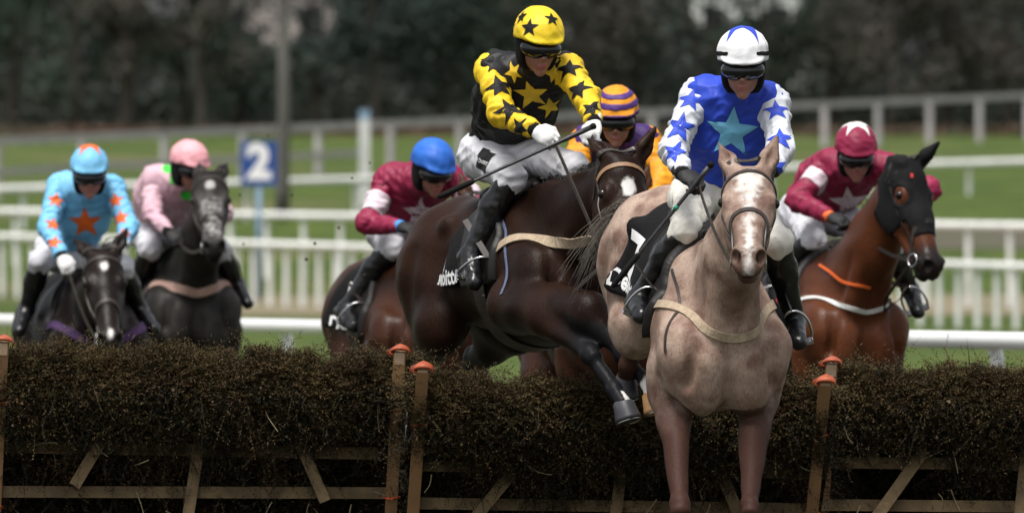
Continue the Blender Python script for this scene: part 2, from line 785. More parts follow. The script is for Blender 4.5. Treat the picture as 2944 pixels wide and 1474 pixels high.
def decal(name, flat, bvh, centre, normal, up, size, m, parent, off=0.003, reach=0.2, aspect=1.0):
    """lay a flat shape on the surface: points of its plane are cast along -normal"""
    V2, T = flat
    n = unit(normal)
    up = unit(np.asarray(up) - n * (np.asarray(up) @ n))
    rt = np.cross(up, n)
    out = np.zeros((len(V2), 3))
    ok = np.zeros(len(V2), bool)
    for i, (a, b) in enumerate(V2):
        o = np.asarray(centre) + rt * (a * size * aspect) + up * (b * size) + n * reach
        r = bvh.ray_cast(Vector(o), Vector(-n), 2.5 * reach)
        if r[0] is not None:
            hn = np.array(r[1])
            if hn @ n < 0:
                hn = -hn
            if hn @ n > 0.12:
                out[i] = np.array(r[0]) + hn * off
                ok[i] = True
    T = T[ok[T].all(1)]
    if len(T) == 0:
        return None
    # flip so that faces look outwards
    fn = np.cross(out[T[:, 1]] - out[T[:, 0]], out[T[:, 2]] - out[T[:, 0]])
    fl = (fn @ n) < 0
    T[fl] = T[fl][:, ::-1]
    used = np.unique(T)
    mp = np.full(len(out), -1)
    mp[used] = np.arange(len(used))
    return obj(name, out[used], mp[T], m, parent)


def decal_px(name, flat, bvh, off_root, px, py, size, m, parent, up=(0, 0, 1), blend=0.5, aspect=1.0, inv=None, reach=0.2, depth_off=0.003):
    """a print whose middle is seen at this photo pixel, lying in the surface there"""
    o = np.array([0, 0, CAM_Z], float)
    d = unit(P(px, py, 50) - o)
    if inv is not None:
        ol = np.array(inv @ Vector(o))
        dl = np.array(inv.to_3x3() @ Vector(d))
        up = np.array(inv.to_3x3() @ Vector(up))
    else:
        ol, dl = o - off_root, d
    r = bvh.ray_cast(Vector(ol), Vector(dl))
    if r[0] is None:
        print('decal misses', name, px, py)
        return None
    n = np.array(r[1])
    if n @ dl > 0:
        n = -n
    n = unit(n * blend + -dl * (1 - blend))
    return decal(name, flat, bvh, np.array(r[0]), n, up, size, m, parent, off=depth_off, aspect=aspect, reach=reach)


STAR = star_flat()
DISC = disc_flat()
# ------------------------------------------------------------------ shared materials
M_LEATHER = mat('dark_leather', (0.018, 0.013, 0.011), (0.035, 0.024, 0.018), 30, rough=0.45)
M_TAN = mat('pale_webbing', (0.42, 0.33, 0.23), (0.30, 0.23, 0.16), 40, rough=0.8, bump=0.2)
M_STEEL = mat('steel', (0.55, 0.55, 0.56), rough=0.25, metallic=1.0)
M_HOOF = mat('hoof_horn', (0.030, 0.030, 0.038), (0.055, 0.055, 0.065), 18, rough=0.5)
M_HOOF_PALE = mat('pale_hoof_horn', (0.55, 0.27, 0.10), (0.66, 0.40, 0.18), 25, rough=0.5)
M_EYE = mat('horse_eye', (0.006, 0.004, 0.003), rough=0.08)
M_CLOTH = mat('black_cloth', (0.0035, 0.0035, 0.004), (0.006, 0.006, 0.007), 60, rough=0.8, bump=0.15, spec=.2)
M_WHITE = mat('white_print', (0.80, 0.80, 0.80), rough=0.7)
M_SADDLE = mat('saddle_leather', (0.006, 0.005, 0.005), (0.010, 0.009, 0.008), 25, rough=0.5, spec=.3)
M_RED = mat('red_trim', (0.45, 0.02, 0.02), rough=0.7)


def pose_matrix(yaw, pitch, roll, anchor, world_pt):
    y, p, r = (math.radians(a) for a in (yaw, pitch, roll))
    f0, l0, z = A(math.sin(y), -math.cos(y), 0), A(math.cos(y), math.sin(y), 0), A(0, 0, 1)
    f = f0 * math.cos(p) + z * math.sin(p)
    u = -f0 * math.sin(p) + z * math.cos(p)
    l = l0 * math.cos(r) + u * math.sin(r)
    u = np.cross(f, l)
    R = np.stack([f, l, u], 1)
    t = np.asarray(world_pt) - R @ np.asarray(anchor, float)
    M = Matrix.Identity(4)
    for i in range(3):
        for j in range(3):
            M[i][j] = R[i, j]
        M[i][3] = t[i]
    return M


def seg_dist(V, a, b):
    ab = b - a
    t = np.clip(((V - a) @ ab) / (ab @ ab + 1e-12), 0, 1)
    return np.linalg.norm(V - a - t[:, None] * ab, axis=1), t


def sstep(x, a, b):
    t = np.clip((x - a) / (b - a), 0, 1)
    return t * t * (3 - 2 * t)


FORE = {'e': A(.42, .18, .96)}


def make_horse(label, M, poll, muzzle, face_hint, coat, h=0.011, legs=None, ears=None, ear_len=0.18, marks=None, tail=None, mane_side=1,
               mane_col=(0.012, 0.010, 0.009), hind=None, group='racehorses jumping the hurdles', pale_hoof=(), neck_bend=0.0, breast=1.0, width=1.0, hw=1.0, muscle=.0035, hwid=1.12, mane_len=0.12, girth_x=0.16):
    inv = M.inverted()

    def L(w):
        return np.array(inv @ Vector(w))
    p, mz = L(poll), L(muzzle)
    u = unit(mz - p)
    hint = np.array(inv.to_3x3() @ Vector(face_hint))
    v = unit(hint - u * (hint @ u))
    s = np.cross(v, u)
    if s[1] < 0:
        s = -s
    hs_ = np.linalg.norm(mz - p) / 0.60
    hs_ = min(max(hs_, 0.9), 1.12)

    def H(a, b, c):
        return p + (u * a + v * b + s * c * hwid) * hs_
    AX = (u, v, s)
    # ---- limbs
    D = {}
    D['FL'] = [A(.42, .185, .96), A(.62, .16, .55), A(.50, .15, .30), A(.44, .15, .20), A(.43, .15, .13)]
    D['FR'] = [A(.42, -.185, .96), A(.50, -.16, .52), A(.50, -.15, .25), A(.55, -.15, .13), A(.59, -.15, .06)]
    D['HL'] = [A(-.40, .17, .92), A(-.80, .15, .66), A(-.92, .14, .34), A(-1.0, .14, .25), A(-1.05, .14, .19)]
    D['HR'] = [A(-.36, -.17, .92), A(-.72, -.15, .62), A(-.80, -.14, .28), A(-.86, -.14, .18), A(-.90, -.14, .12)]
    for k_, val in (legs or {}).items():
        D[k_] = [L(q) if w else np.asarray(q, float) for q, w in val]
    W = width
    pr = []
    Y = A(0, 1, 0)
    Z = A(0, 0, 1)
    pr += [cone((.48, 0, 1.17), (.12, 0, 1.18), .175, .262 * W, .06, Z, 1.30),
           cone((.12, 0, 1.18), (-.20, 0, 1.23), .262 * W, .25 * max(W, .85), .06, Z, 1.30 if W < .8 else 1.12),
           cone((-.20, 0, 1.23), (-.34, 0, 1.30), .25 * max(W, .85), .20 * max(W, .85), .06),
           cone((-.32, 0, 1.30), (-.56, 0, 1.31), .20 * max(W, .85), .215 * hw, .06),
           cone((.40, 0, 1.48), (.02, 0, 1.44), .085, .09, .12),
           cone((-.28, 0, 1.41), (-.56, 0, 1.43), .12, .13, .10),
           cone((-.56, 0, 1.43), (-.78, 0, 1.36), .11, .055, .10),
           cone((.50, 0, 1.03), (.10, 0, 1.02), .14, .12, .10)]
    for y in (-1, 1):
        pr += [ell((.59, y * .098, 1.075), (.135 * breast, .112, .195), None, .035),
               ell((.55, y * .185, 1.13), (.12, .085, .16), None, .05),
               cone((.26, y * .10, 1.42), (.52, y * .185, 1.16), .075, .095, .06),
               cone((.34, y * .18, 1.18), (.40, y * .185, 1.0), .13, .10, .05, Y, .72),
               ell((-.58, y * .135 * hw, 1.24), (.25, .155 * hw, .27), None, .07)]
    for k_ in ('FL', 'FR'):
        e, kn, ft, co, to = D[k_]
        bulge = e + (kn - e) * .38
        fd = unit(kn - e)
        pr += [cone(A(.42, e[1], 1.04), e, .112, .095, .05),
               cone(e, kn, .078, .035, .035), cone(e + fd * .04, bulge, .080, .052, .025), cone(e + (kn - e) * .25 + np.cross(fd, Y) * .02, e + (kn - e) * .72 + np.cross(fd, Y) * .010, .042, .028, .014), cone(e + (kn - e) * .15 - np.cross(fd, Y) * .03, e + (kn - e) * .6 - np.cross(fd, Y) * .012, .040, .026, .014),
               ell(kn, (.048, .044, .052), (np.cross(fd, A(0, 1, 0)), A(0, 1, 0), fd), .014), ell(kn + fd * .042, (.038, .039, .026), (np.cross(fd, A(0, 1, 0)), A(0, 1, 0), fd), .012),
               cone(kn, ft, .028, .026, .015), cone(kn - np.cross(fd, Y) * .018, ft - np.cross(fd, Y) * .022, .017, .017, .008),
               ell(ft, (.040, .036, .040), None, .014), cone(ft, co, .030, .037, .014)]
    for k_ in ('HL', 'HR'):
        st, hk, ft, co, to = D[k_]
        y = 1 if k_ == 'HL' else -1
        fd = unit(ft - hk)
        back = unit(hk - st)
        pr += [cone(A(-.58, y * .15 * hw, 1.22), st, .20, .125, .08, Y, .8 * hw),
               cone(A(-.72, y * .12 * hw, 1.22), st * .45 + hk * .55, .12, .062, .08, Y, .9),
               cone(st, hk, .115, .05, .06),
               ell(hk, (.056, .045, .065), None, .03), cone(hk - fd * .05 + back * .015, hk + fd * .04, .03, .03, .02),
               cone(hk, ft, .042, .036, .03), ell(ft, (.043, .04, .045), None, .02), cone(ft, co, .034, .04, .02)]
    pr += [cone((.76, 0, 1.20), (.70, 0, .96), .018, .020, .05, None, 1, True)]
    for y in (-1, 1):
        pr += [cone((.70, y * .165, 1.26), (.66, y * .17, 1.04), .012, .014, .05, None, 1, True),
               cone((.50, y * .33, 1.14), (.42, y * .34, 1.36), .03, .02, .07, None, 1, True),
               ell((-.36, y * .175, 1.43), (.05, .035, .04), None, .05),
               ell((-.30, y * .30 * max(W, .85), 1.27), (.10, .075, .15), None, .06, True),
               cone((-.52, y * .335 * hw, 1.32), (-.60, y * .33 * hw, 1.08), .018, .02, .07, None, 1, True)]
    # ---- neck
    b0, b1 = A(.40, 0, 1.30), A(.54, 0, 1.22)
    nk = p - v * .02 * hs_ - u * (-.02)
    nk = p + u * .03 - v * .045
    mid = (b0 + nk) / 2 + A(0.02, 0, -0.01) + unit(np.cross(nk - b0, Y)) * neck_bend
    nd = unit(nk - b0)
    sd = unit(np.cross(Z, nd)) if abs(nd[2]) < .95 else Y
    pr += [cone(b0, mid, .205, .160, .06, sd, .68), cone(mid, nk, .160, .118, .06, sd, .68),
           cone(b1, mid, .125, .095, .05, sd, .88),
           cone(A(.62, -.07, 1.17), mid - sd * .05 * (1 if sd[1] > 0 else -1) + A(.06, 0, -.02), .060, .045, .022), cone(A(.62, .07, 1.17), mid + sd * .05 * (1 if sd[1] > 0 else -1) + A(.06, 0, -.02), .060, .045, .022),
           cone(A(.34, 0, 1.46), mid + unit(np.cross(sd, nd)) * -.10 * (1 if np.cross(sd, nd)[2] < 0 else -1), .07, .05, .08)]
    # ---- head
    pr += [ell(H(.055, -.02, 0), np.array((.105, .088, .088 * hwid)) * hs_, AX, .05),
           cone(H(.08, -.012, 0), H(.30, -.012, 0), .080 * hs_, .062 * hs_, .04, s, hwid),
           cone(H(.28, -.012, 0), H(.52, -.016, 0), .060 * hs_, .046 * hs_, .04, s, hwid),
           cone(H(.25, -.07, 0), H(.50, -.05, 0), .055 * hs_, .044 * hs_, .04),
           ell(H(.545, -.03, 0), np.array((.07, .060, .056 * hwid)) * hs_, AX, .03),
           ell(H(.598, -.048, 0), np.array((.032, .034, .046 * hwid)) * hs_, AX, .02),
           ell(H(.562, -.100, 0), np.array((.045, .028, .038 * hwid)) * hs_, AX, .015)]
    for y in (-1, 1):
        pr += [ell(H(.185, -.10, y * .046), np.array((.135, .115, .040)) * hs_, AX, .04),
               cone(H(.26, -.135, y * .03), H(.52, -.095, y * .014), .030 * hs_, .027 * hs_, .03),
               ell(H(.163, .012, y * .078), np.array((.048, .036, .028)) * hs_, AX, .03),
               cone(H(.20, -.025, y * .082), H(.33, -.035, y * .052), .015, .010, .03),
               ell(H(.563, -.006, y * .040), np.array((.046, .042, .030)) * hs_, AX, .02)]
    for y in (-1, 1):
        pr += [ell(H(.588, .006, y * .047), np.array((.034, .032, .022)) * hs_, (u * .9 + v * .3, v - u * .3, s), .008, True),
               ell(H(.168, .008, y * .105), np.array((.03, .024, .012)) * hs_, AX, .012, True)]
    pr += [ell(H(.60, -.075, 0), np.array((.055, .006, .06)) * hs_, AX, .008, True)]
    etips = []
    for i, y in enumerate((-1, 1)):
        base = H(-.015, .035, y * .052)
        if ears is not None and ears[i] is not None:
            tip = L(ears[i])
            tip = base + unit(tip - base) * ear_len
        else:
            tip = base + unit(-u * .8 + v * .35 + s * y * .22) * ear_len
        ed = unit(tip - base)
        front = unit(v + s * y * .45 - ed * ((v + s * y * .45) @ ed))
        midp = base + ed * ear_len * .42
        pr += [cone(base - ed * .02, midp, .033, .040, .02, front, .8), cone(midp, tip, .040, .007, .012, front, .8)]
        etips.append((base, midp, tip, front))
    for base, midp, tip, front in etips:
        ed = unit(tip - base)
        pr += [cone(base + ed * .045 + front * .028, midp + front * .030, .012, .019, .006, None, 1, True),
               cone(midp + front * .030, tip + front * .014 - ed * .025, .019, .003, .006, None, 1, True)]
    V, Q = field_mesh(pr, h)
    wv = wrinkle(V, Q, muscle, .26, 17)
    far = sstep(np.linalg.norm(V - H(.25, 0, 0), axis=1), .25, .5)[:, None]
    V = V * (1 - far) + wv * far
    N = vnormals(V, Q)
    root = empty('race_horse', mtx=M)
    tag(root, label, 'horse', group)
    body = obj('body', V, Q, coat, root)
    # ---- colour zones (points and markings of the coat)
    dark = np.zeros(len(V))
    white = np.zeros(len(V))
    legt = {}
    for k_, jl in D.items():
        chain = jl[:4]
        tot = np.cumsum([0] + [np.linalg.norm(chain[i + 1] - chain[i]) for i in range(3)])
        best = np.full(len(V), 9.0)
        tt = np.zeros(len(V))
        for i in range(3):
            dd, t = seg_dist(V, chain[i], chain[i + 1])
            m_ = dd < best
            best = np.where(m_, dd, best)
            tt = np.where(m_, (tot[i] + t * (tot[i + 1] - tot[i])) / tot[3], tt)
        near = best < 0.13
        legt[k_] = (near, tt)
    rel = V - p
    hu, hv, hsd = rel @ u / hs_, rel @ v / hs_, rel @ s / hs_
    inhead = (hu > -.25) & (hu < .7) & (np.abs(hsd) < .16) & (np.abs(hv) < .26)
    if marks:
        dark, white = marks(dict(V=V, u=hu, v=hv, s=hsd, head=inhead, leg=legt, ears=etips))
    nost = np.zeros(len(V))
    for y in (-1, 1):
        q = H(.588, .006, y * .047)
        nost = np.maximum(nost, sstep(-np.linalg.norm(V - q, axis=1), -.036, -.024))
    dark = np.maximum(dark, nost)
    white = white * (1 - nost)
    attr(body, 'dark', dark)
    attr(body, 'white', white)
    # ---- eyes
    for y in (-1, 1):
        c = H(.168, .006, y * .090)
        th = np.linspace(0, math.pi, 9)
        ph = np.linspace(0, 2 * math.pi, 13)[:-1]
        ev = [c + 0.024 * hs_ * (math.sin(t) * math.cos(q) * u + math.sin(t) * math.sin(q) * v + math.cos(t) * s) for t in th for q in ph]
        eq = [(i * 12 + j, i * 12 + (j + 1) % 12, (i + 1) * 12 + (j + 1) % 12, (i + 1) * 12 + j) for i in range(8) for j in range(12)]
        obj('eye', ev, np.array(eq), M_EYE, root)
    # ---- hooves
    for k_, jl in D.items():
        co, to = jl[3], jl[4]
        ax = unit(to - co)
        prev = unit(co - jl[2])
        fwd = unit(A(1, 0, 0) - ax * ax[0]) if abs(ax[0]) < .9 else unit(A(0, 0, 1) - ax * ax[2])
        sd2 = np.cross(ax, fwd)
        rings = []
        for t, r, sh in ((-.012, .036, 0), (0.0, .047, 0), (.03, .052, .008), (.062, .058, .016), (.075, .061, .02), (.078, .05, .02)):
            for j in range(22):
                a = 2 * math.pi * j / 22
                x = math.cos(a)
                rr = r * (1.08 if x > 0 else 0.95)
                rings.append(co + ax * (t + (0.012 * (-x) if t > .05 else 0)) + fwd * (rr * x + sh) + sd2 * (r * .95 * math.sin(a)))
        nR = 6
        q = [(i * 22 + j, i * 22 + (j + 1) % 22, (i + 1) * 22 + (j + 1) % 22, (i + 1) * 22 + j) for i in range(nR - 1) for j in range(22)]
        rings.append(co + ax * .078 + fwd * .02)
        t3 = [((nR - 1) * 22 + j, (nR - 1) * 22 + (j + 1) % 22, nR * 22) for j in range(22)]
        hf = obj('hoof', rings, [np.array(q), np.array(t3)], M_HOOF_PALE if k_ in pale_hoof else M_HOOF, root)
        mb = MB()
        pts = []
        for j in range(13):
            a = math.radians(-150 + 300 * j / 12)
            pts.append(co + ax * (.081 - .012 * math.cos(a)) + fwd * (.058 * math.cos(a) + .02) + sd2 * (.053 * math.sin(a)))
        mb.tube(pts, .0045, 5)
        mb.build('horseshoe', M_STEEL, hf, True)
    bvh = bvh_of(V, Q)
    # ---- mane and tail
    m_hair = mat('mane_hair_%.3f' % mane_col[0], mane_col, tuple(c * 1.9 for c in mane_col), 60, rough=0.55)
    r = np.random.default_rng(int(abs(poll[0]) * 1000) + 3)
    mb = MB()
    crest0, crest1 = H(-.03, .07, 0), A(.30, 0, 1.60)
    cr = []
    for t in np.linspace(0, 1, 60):
        ctr = (1 - t) ** 2 * nk + 2 * t * (1 - t) * mid + t * t * A(.36, 0, 1.30)
        upn = unit(np.cross(nd, sd))
        if upn[2] < 0 and abs(upn[2]) > .2:
            upn = -upn
        hit = bvh.ray_cast(Vector(ctr + upn * .5), Vector(-upn), .6)
        if hit[0] is not None:
            cr.append((np.array(hit[0]), np.array(hit[1])))
    if cr:
        for _ in range(520):
            c_, n_ = cr[r.integers(len(cr))]
            c_ = c_ + r.normal(size=3) * .006
            ln = mane_len * r.uniform(.6, 1.25)
            d0 = unit(n_ + sd * mane_side * r.uniform(.1, .7) + r.normal(size=3) * .25)
            pts = [c_ - n_ * .01]
            dirn = d0
            for q in range(4):
                pts.append(pts[-1] + dirn * ln / 4)
                dirn = unit(dirn + sd * mane_side * .35 + A(0, 0, -.55) - A(.25, 0, 0) * r.uniform(0, 1))
            mb.tube(spline(pts, 5), np.array([.004, .004, .0035, .0025, .0008]), 3, caps=False)
        mb.build('mane', m_hair, root, True)
    if tail is not None:
        g = [L(q) for q in tail]
        dock = A(-.80, 0, 1.375)
        g = [dock + A(.05, 0, 0)] + [dock] + g
        ctr = spline(g, 9)
        mb = MB()
        nT = len(ctr)
        for _ in range(230):
            o0 = r.normal(size=3) * .016
            spread = r.normal(size=3)
            ln = r.uniform(.55, 1.0)
            pts = []
            for i in range(nT):
                t = i / (nT - 1) * ln
                j = t * (nT - 1)
                i0 = min(int(j), nT - 2)
                base = ctr[i0] * (1 - (j - i0)) + ctr[i0 + 1] * (j - i0)
                pts.append(base + o0 * (1 - t) + spread * (.012 + .055 * t * t) + r.normal(size=3) * .004 * t)
            mb.tube(np.array(pts), np.linspace(.0045, .0007, nT), 3, caps=False)
        mb.build('tail', m_hair, root, True)
    return dict(root=root, V=V, Q=Q, N=N, bvh=bvh, M=M, inv=inv, H=H, p=p, u=u, v=v, s=s, hs=hs_, D=D, L=L, hu=hu, hv=hv, hsd=hsd, inhead=inhead, body=body,
                ring={})


def torus(c, n, R, r, name, m, parent, nu=16, nv=6):
    n = unit(n)
    a = unit(np.cross(n, A(0.3, 0.2, 0.9)))
    b = np.cross(n, a)
    V = []
    for i in range(nu):
        t = 2 * math.pi * i / nu
        d = math.cos(t) * a + math.sin(t) * b
        for j in range(nv):
            q = 2 * math.pi * j / nv
            V.append(np.asarray(c) + d * (R + r * math.cos(q)) + n * (r * math.sin(q)))
    Q = [(i * nv + j, ((i + 1) % nu) * nv + j, ((i + 1) % nu) * nv + (j + 1) % nv, i * nv + (j + 1) % nv) for i in range(nu) for j in range(nv)]
    return obj(name, V, np.array(Q), m, parent)


def tack_head(hd, m=None, width=0.020, nose='cavesson', brow=None):
    m = m or M_LEATHER
    H, bvh = hd['H'], hd['bvh']
    br = empty('bridle')
    br.parent = hd['root']
    u_, p_, hs2 = hd['u'], hd['p'], hd['hs']
    hc = lambda q: H(float((q - p_) @ u_) / hs2, -.045, 0)
    strap('browband', bvh, [H(.075, -.02, -.12), H(.05, .05, -.08), H(.045, .10, 0), H(.05, .05, .08), H(.075, -.02, .12)], width, .004, brow or m, br, ctr=hc)
    strap('headpiece', bvh, [H(.05, -.06, -.12), H(-.035, .02, -.10), H(-.055, .10, 0), H(-.035, .02, .10), H(.05, -.06, .12)], width, .004, m, br)
    for y in (-1, 1):
        strap('cheekpiece', bvh, [H(.07, -.03, y * .13), H(.22, -.045, y * .13), H(.36, -.06, y * .12), H(.50, -.075, y * .1)], width * .85, .004, m, br, ctr=hc)
        c = H(.505, -.072, y * .062)
        hd['ring'][y] = c
        torus(c, hd['s'], .032, .0045, 'bit_ring', M_STEEL, br)
    for y in (-1, 1):
        strap('throat_lash', bvh, [H(.03, -.03, y * .12), H(.07, -.09, y * .11), H(.10, -.14, y * .09)], width * .7, .003, m, br, n=14)
    if nose:
        top, side = (.33, .44) if nose == 'cavesson' else (.30, .47)
        strap('noseband', bvh, [H(side + .02, -.15, 0), H(side, -.10, -.1), H(side - .03, -.04, -.1), H(top + .03, .02, -.08), H(top, .07, 0), H(top + .03, .02, .08), H(side - .03, -.04, .1), H(side, -.10, .1), H(side + .02, -.15, 0)],
              width * 1.05, .005, m, br, n=60, ctr=hc)
    return br


def theta_pt(hd, x, th, extra=0.0, zc=1.22):
    d = A(0, math.sin(th), math.cos(th))
    o = A(x, 0, zc) + d * 0.9
    r = hd['bvh'].ray_cast(Vector(o), Vector(-d), 0.95)
    if r[0] is None:
        return A(x, 0, zc) + d * .3, d
    return np.array(r[0]) + d * extra, np.array(r[1])


def saddle_cloth(hd, x0=-.32, x1=.20, tmax=100, number='7', text='Deloitte', num_size=.2, trim=None, sweep=.10, side=-1, num_at=(-.14, 58), txt_at=(-.14, 84), txt_size=.105, mt=None):
    nx, nt = 22, 64
    P1 = np.zeros((nt + 1, nx + 1, 3))
    tm = math.radians(tmax)
    for j in range(nt + 1):
        th = -tm + 2 * tm * j / nt
        f = abs(th) / tm
        for i in range(nx + 1):
            a = i / nx
            x = x0 + (x1 - x0) * a - sweep * f * f * (1.0 - .3 * a)
            q, n_ = theta_pt(hd, x, th * (1 - .06 * (abs(2 * a - 1) ** 4)), .012 + .008 * f)
            P1[j, i] = q
    # relax: cloth hangs, it does not follow every muscle
    for _ in range(12):
        P1[1:-1, 1:-1] = .5 * P1[1:-1, 1:-1] + .125 * (P1[:-2, 1:-1] + P1[2:, 1:-1] + P1[1:-1, :-2] + P1[1:-1, 2:])
    ctr = A(0, 0, 1.22)
    rad = P1 - ctr
    rad[..., 0] = 0
    rad /= np.linalg.norm(rad, axis=2)[..., None]
    P1 = P1 + rad * .012
    P0 = P1 - rad * .008
    V = np.vstack([P1.reshape(-1, 3), P0.reshape(-1, 3)])
    n1 = (nx + 1) * (nt + 1)
    Q = []
    for j in range(nt):
        for i in range(nx):
            a = j * (nx + 1) + i
            Q += [(a, a + nx + 1, a + nx + 2, a + 1), (a + n1, a + 1 + n1, a + nx + 2 + n1, a + nx + 1 + n1)]
    bd = [(0, i) for i in range(nx + 1)] + [(j, nx) for j in range(1, nt + 1)] + [(nt, i) for i in range(nx - 1, -1, -1)] + [(j, 0) for j in range(nt - 1, 0, -1)]
    for k in range(len(bd)):
        a = bd[k][0] * (nx + 1) + bd[k][1]
        b = bd[(k + 1) % len(bd)][0] * (nx + 1) + bd[(k + 1) % len(bd)][1]
        Q.append((a, b, b + n1, a + n1))
    Q = np.array(Q)
    cl = obj('saddle_cloth', V, Q, mt or M_CLOTH, hd['root'])
    cb = BVHTree.FromPolygons([Vector(v_) for v_ in P1.reshape(-1, 3)], [q for q in Q.tolist() if max(q) < n1])
    for txt, (xx, deg), size, nm in ((number, num_at, num_size, 'number'), (text, txt_at, txt_size, 'lettering')):
        if not txt:
            continue
        th = math.radians(deg) * side
        d = A(0, math.sin(th), math.cos(th))
        r = cb.ray_cast(Vector(A(xx, 0, 1.22) + d * .9), Vector(-d), .9)
        if r[0] is None:
            continue
        up = A(0, -math.sin(th) * 0, 1.0)
        decal(nm, text_flat(txt, .03 if nm == 'lettering' else .035, .25), cb, np.array(r[0]), d, up, size, M_WHITE, cl, off=.003, reach=.15)
    if trim:
        i = nx
        pts = P1[:, nx]
        V2, Q2 = ribbon_np(pts, rad[:, nx], .018, .006)
        obj('trim', V2, Q2, trim, cl)
    return cl


def saddle(hd, x0=-.14, x1=.24):
    V, Q, N = hd['V'], hd['Q'], hd['N']
    c = V[Q].mean(1)
    x, z = c[:, 0], c[:, 2]
    front = x1 - .02 + .10 * sstep(1.5 - z, 0, .25)
    m = (z > 1.14 + .25 * np.clip((x0 + .12 - x) / .12, 0, 1)) & (x > x0 + .10 * sstep(1.5 - z, 0, .2)) & (x < front) & (np.abs(c[:, 1]) < .36)
    sd = shell('saddle', V, Q, m, .034, M_SADDLE, hd['root'], N)
    pr = [cone((x0 - .02, 0, 1.545), (.05, 0, 1.515), .10, .07, .05, A(0, 0, 1), .5), cone((.05, 0, 1.53), (x1 - .04, 0, 1.56), .06, .045, .05, A(0, 0, 1), .7)]
    V2, Q2 = field_mesh(pr, .012)
    # parent level: saddle > seat
    obj('seat', V2, Q2, M_SADDLE, sd if sd else hd['root'])
    # girth
    pts = []
    for k in range(33):
        th = math.radians(-100 - 160 * k / 32)
        q, n_ = theta_pt(hd, .14, th)
        pts.append(q)
    strap('girth', hd['bvh'], pts, .09, .006, M_LEATHER, hd['root'], off=.003)
    return sd


def breastplate(hd, m, width=.034, pts=None, drop=.13, name='breast_strap'):
    if pts is None:
        z = drop
        pts = [(.12, -.30, 1.20), (.32, -.30, 1.22 + z * .6), (.52, -.22, 1.20 + z), (.68, -.09, 1.13 + z), (.72, 0, 1.11 + z), (.68, .09, 1.13 + z), (.52, .22, 1.20 + z), (.32, .30, 1.22 + z * .6), (.12, .30, 1.20)]
    return strap(name, hd['bvh'], pts, width, .006, m, hd['root'], n=90, off=.005, smooth=3, ctr=lambda q: A(min(q[0], .48) * .9, 0, 1.22))


def stirrup(hd, foot_w, toe_w, knee_w, name='stirrup'):
    """iron round the ball of the foot with its leather, hung from the saddle"""
    L = hd['L']
    f, t, k = L(foot_w), L(toe_w), L(knee_w)
    fw = unit(t - f)
    ball = f + (t - f) * .62
    up = unit((k - ball) - fw * ((k - ball) @ fw))
    sd = np.cross(up, fw)
    st = empty(name)
    st.parent = hd['root']
    pts = [ball - up * .042 - sd * .055]
    for j in range(13):
        a = math.pi * j / 12
        pts.append(ball + up * (-.01 + .115 * math.sin(a) ** .8) - sd * .062 * math.cos(a))
    pts.append(ball - up * .042 + sd * .055)
    mb = MB()
    mb.tube(pts, .006, 6)
    mb.build('arch', M_STEEL, st, True)
    mb = MB()
    mb.box(ball - up * .044, (.06, .022, .006), (sd, fw, up))
    mb.build('tread', M_STEEL, st)
    top = ball + up * .105
    z = A(.10, .30 * (1 if top[1] > 0 else -1), 1.42)
    mb = MB()
    mb.bar(top, z, .026, .005, up=fw)
    mb.build('leather', M_LEATHER, st)
    return st


def rein(hd, y, hand_w, name='rein', sag=.04, m=None):
    a = hd['ring'][y]
    b = hd['L'](hand_w)
    n = 14
    t = np.linspace(0, 1, n)[:, None]
    pts = a * (1 - t) + b * t - A(0, 0, 1) * (sag * 4 * t * (1 - t))
    nr = np.tile(unit(np.cross(b - a, A(0, 0, 1))), (n, 1))
    V, Q = ribbon_np(pts, nr, .019, .005)
    return obj(name, V, Q, m or M_LEATHER, hd['root'], False)
# ------------------------------------------------------------------ riders
M_SKIN = mat('skin', (0.31, 0.15, 0.108), (0.23, 0.10, 0.072), 22, rough=0.5, specks=0.22, speck_scale=70)
M_LIP = mat('lips', (0.30, 0.10, 0.09), rough=0.5)
M_BOOT = mat('boot_leather', (0.005, 0.005, 0.006), (0.010, 0.010, 0.012), 18, rough=0.28, bump=0.25, bscale=22)
M_BLACK = mat('black_fabric', (0.004, 0.004, 0.004), (0.007, 0.007, 0.007), 40, rough=0.85, spec=.2)
M_LENS = mat('goggle_lens', (0.006, 0.006, 0.008), rough=0.09)
M_GLOVE = mat('black_glove', (0.005, 0.005, 0.006), (0.011, 0.011, 0.012), 40, rough=0.7, bump=0.2)
M_GLOVE_W = mat('white_glove', (0.74, 0.74, 0.74), (0.6, 0.6, 0.6), 30, rough=0.75, bump=0.2)


def hand_prims(wr, kn, grip, curl):
    """closed hand: wr wrist, kn knuckles, grip = axis of what is held, curl = side the fingers close to"""
    f = unit(kn - wr)
    g = unit(grip - f * (grip @ f))
    c = unit(curl - f * (curl @ f) - g * (curl @ g))
    pr = [cone(wr - f * .03, wr + f * .02, .030, .031, .02, c, .8),
          ell(wr + f * .055 + c * .004, (.048, .043, .024), (f, g, c), .02)]
    ln = (.92, 1.05, 1.0, .82)
    for i in range(4):
        b = wr + f * (.090 - .004 * abs(i - 1.2)) + g * (.0195 * (1.5 - i))
        k1 = b + (f * .022 + c * .022) * ln[i]
        k2 = k1 + (-f * .010 + c * .026) * ln[i]
        k3 = k2 + (-f * .024 + c * .002) * ln[i]
        pr += [cone(b - f * .01, k1, .0105, .010, .005), cone(k1, k2, .010, .0092, .003), cone(k2, k3, .0092, .008, .003)]
    t0 = wr + f * .035 + g * .036
    t1 = t0 + f * .030 + g * .012 + c * .018
    t2 = t1 + f * .026 - g * .012 + c * .014
    pr += [cone(t0, t1, .014, .012, .010), cone(t1, t2, .012, .009, .004)]
    return pr


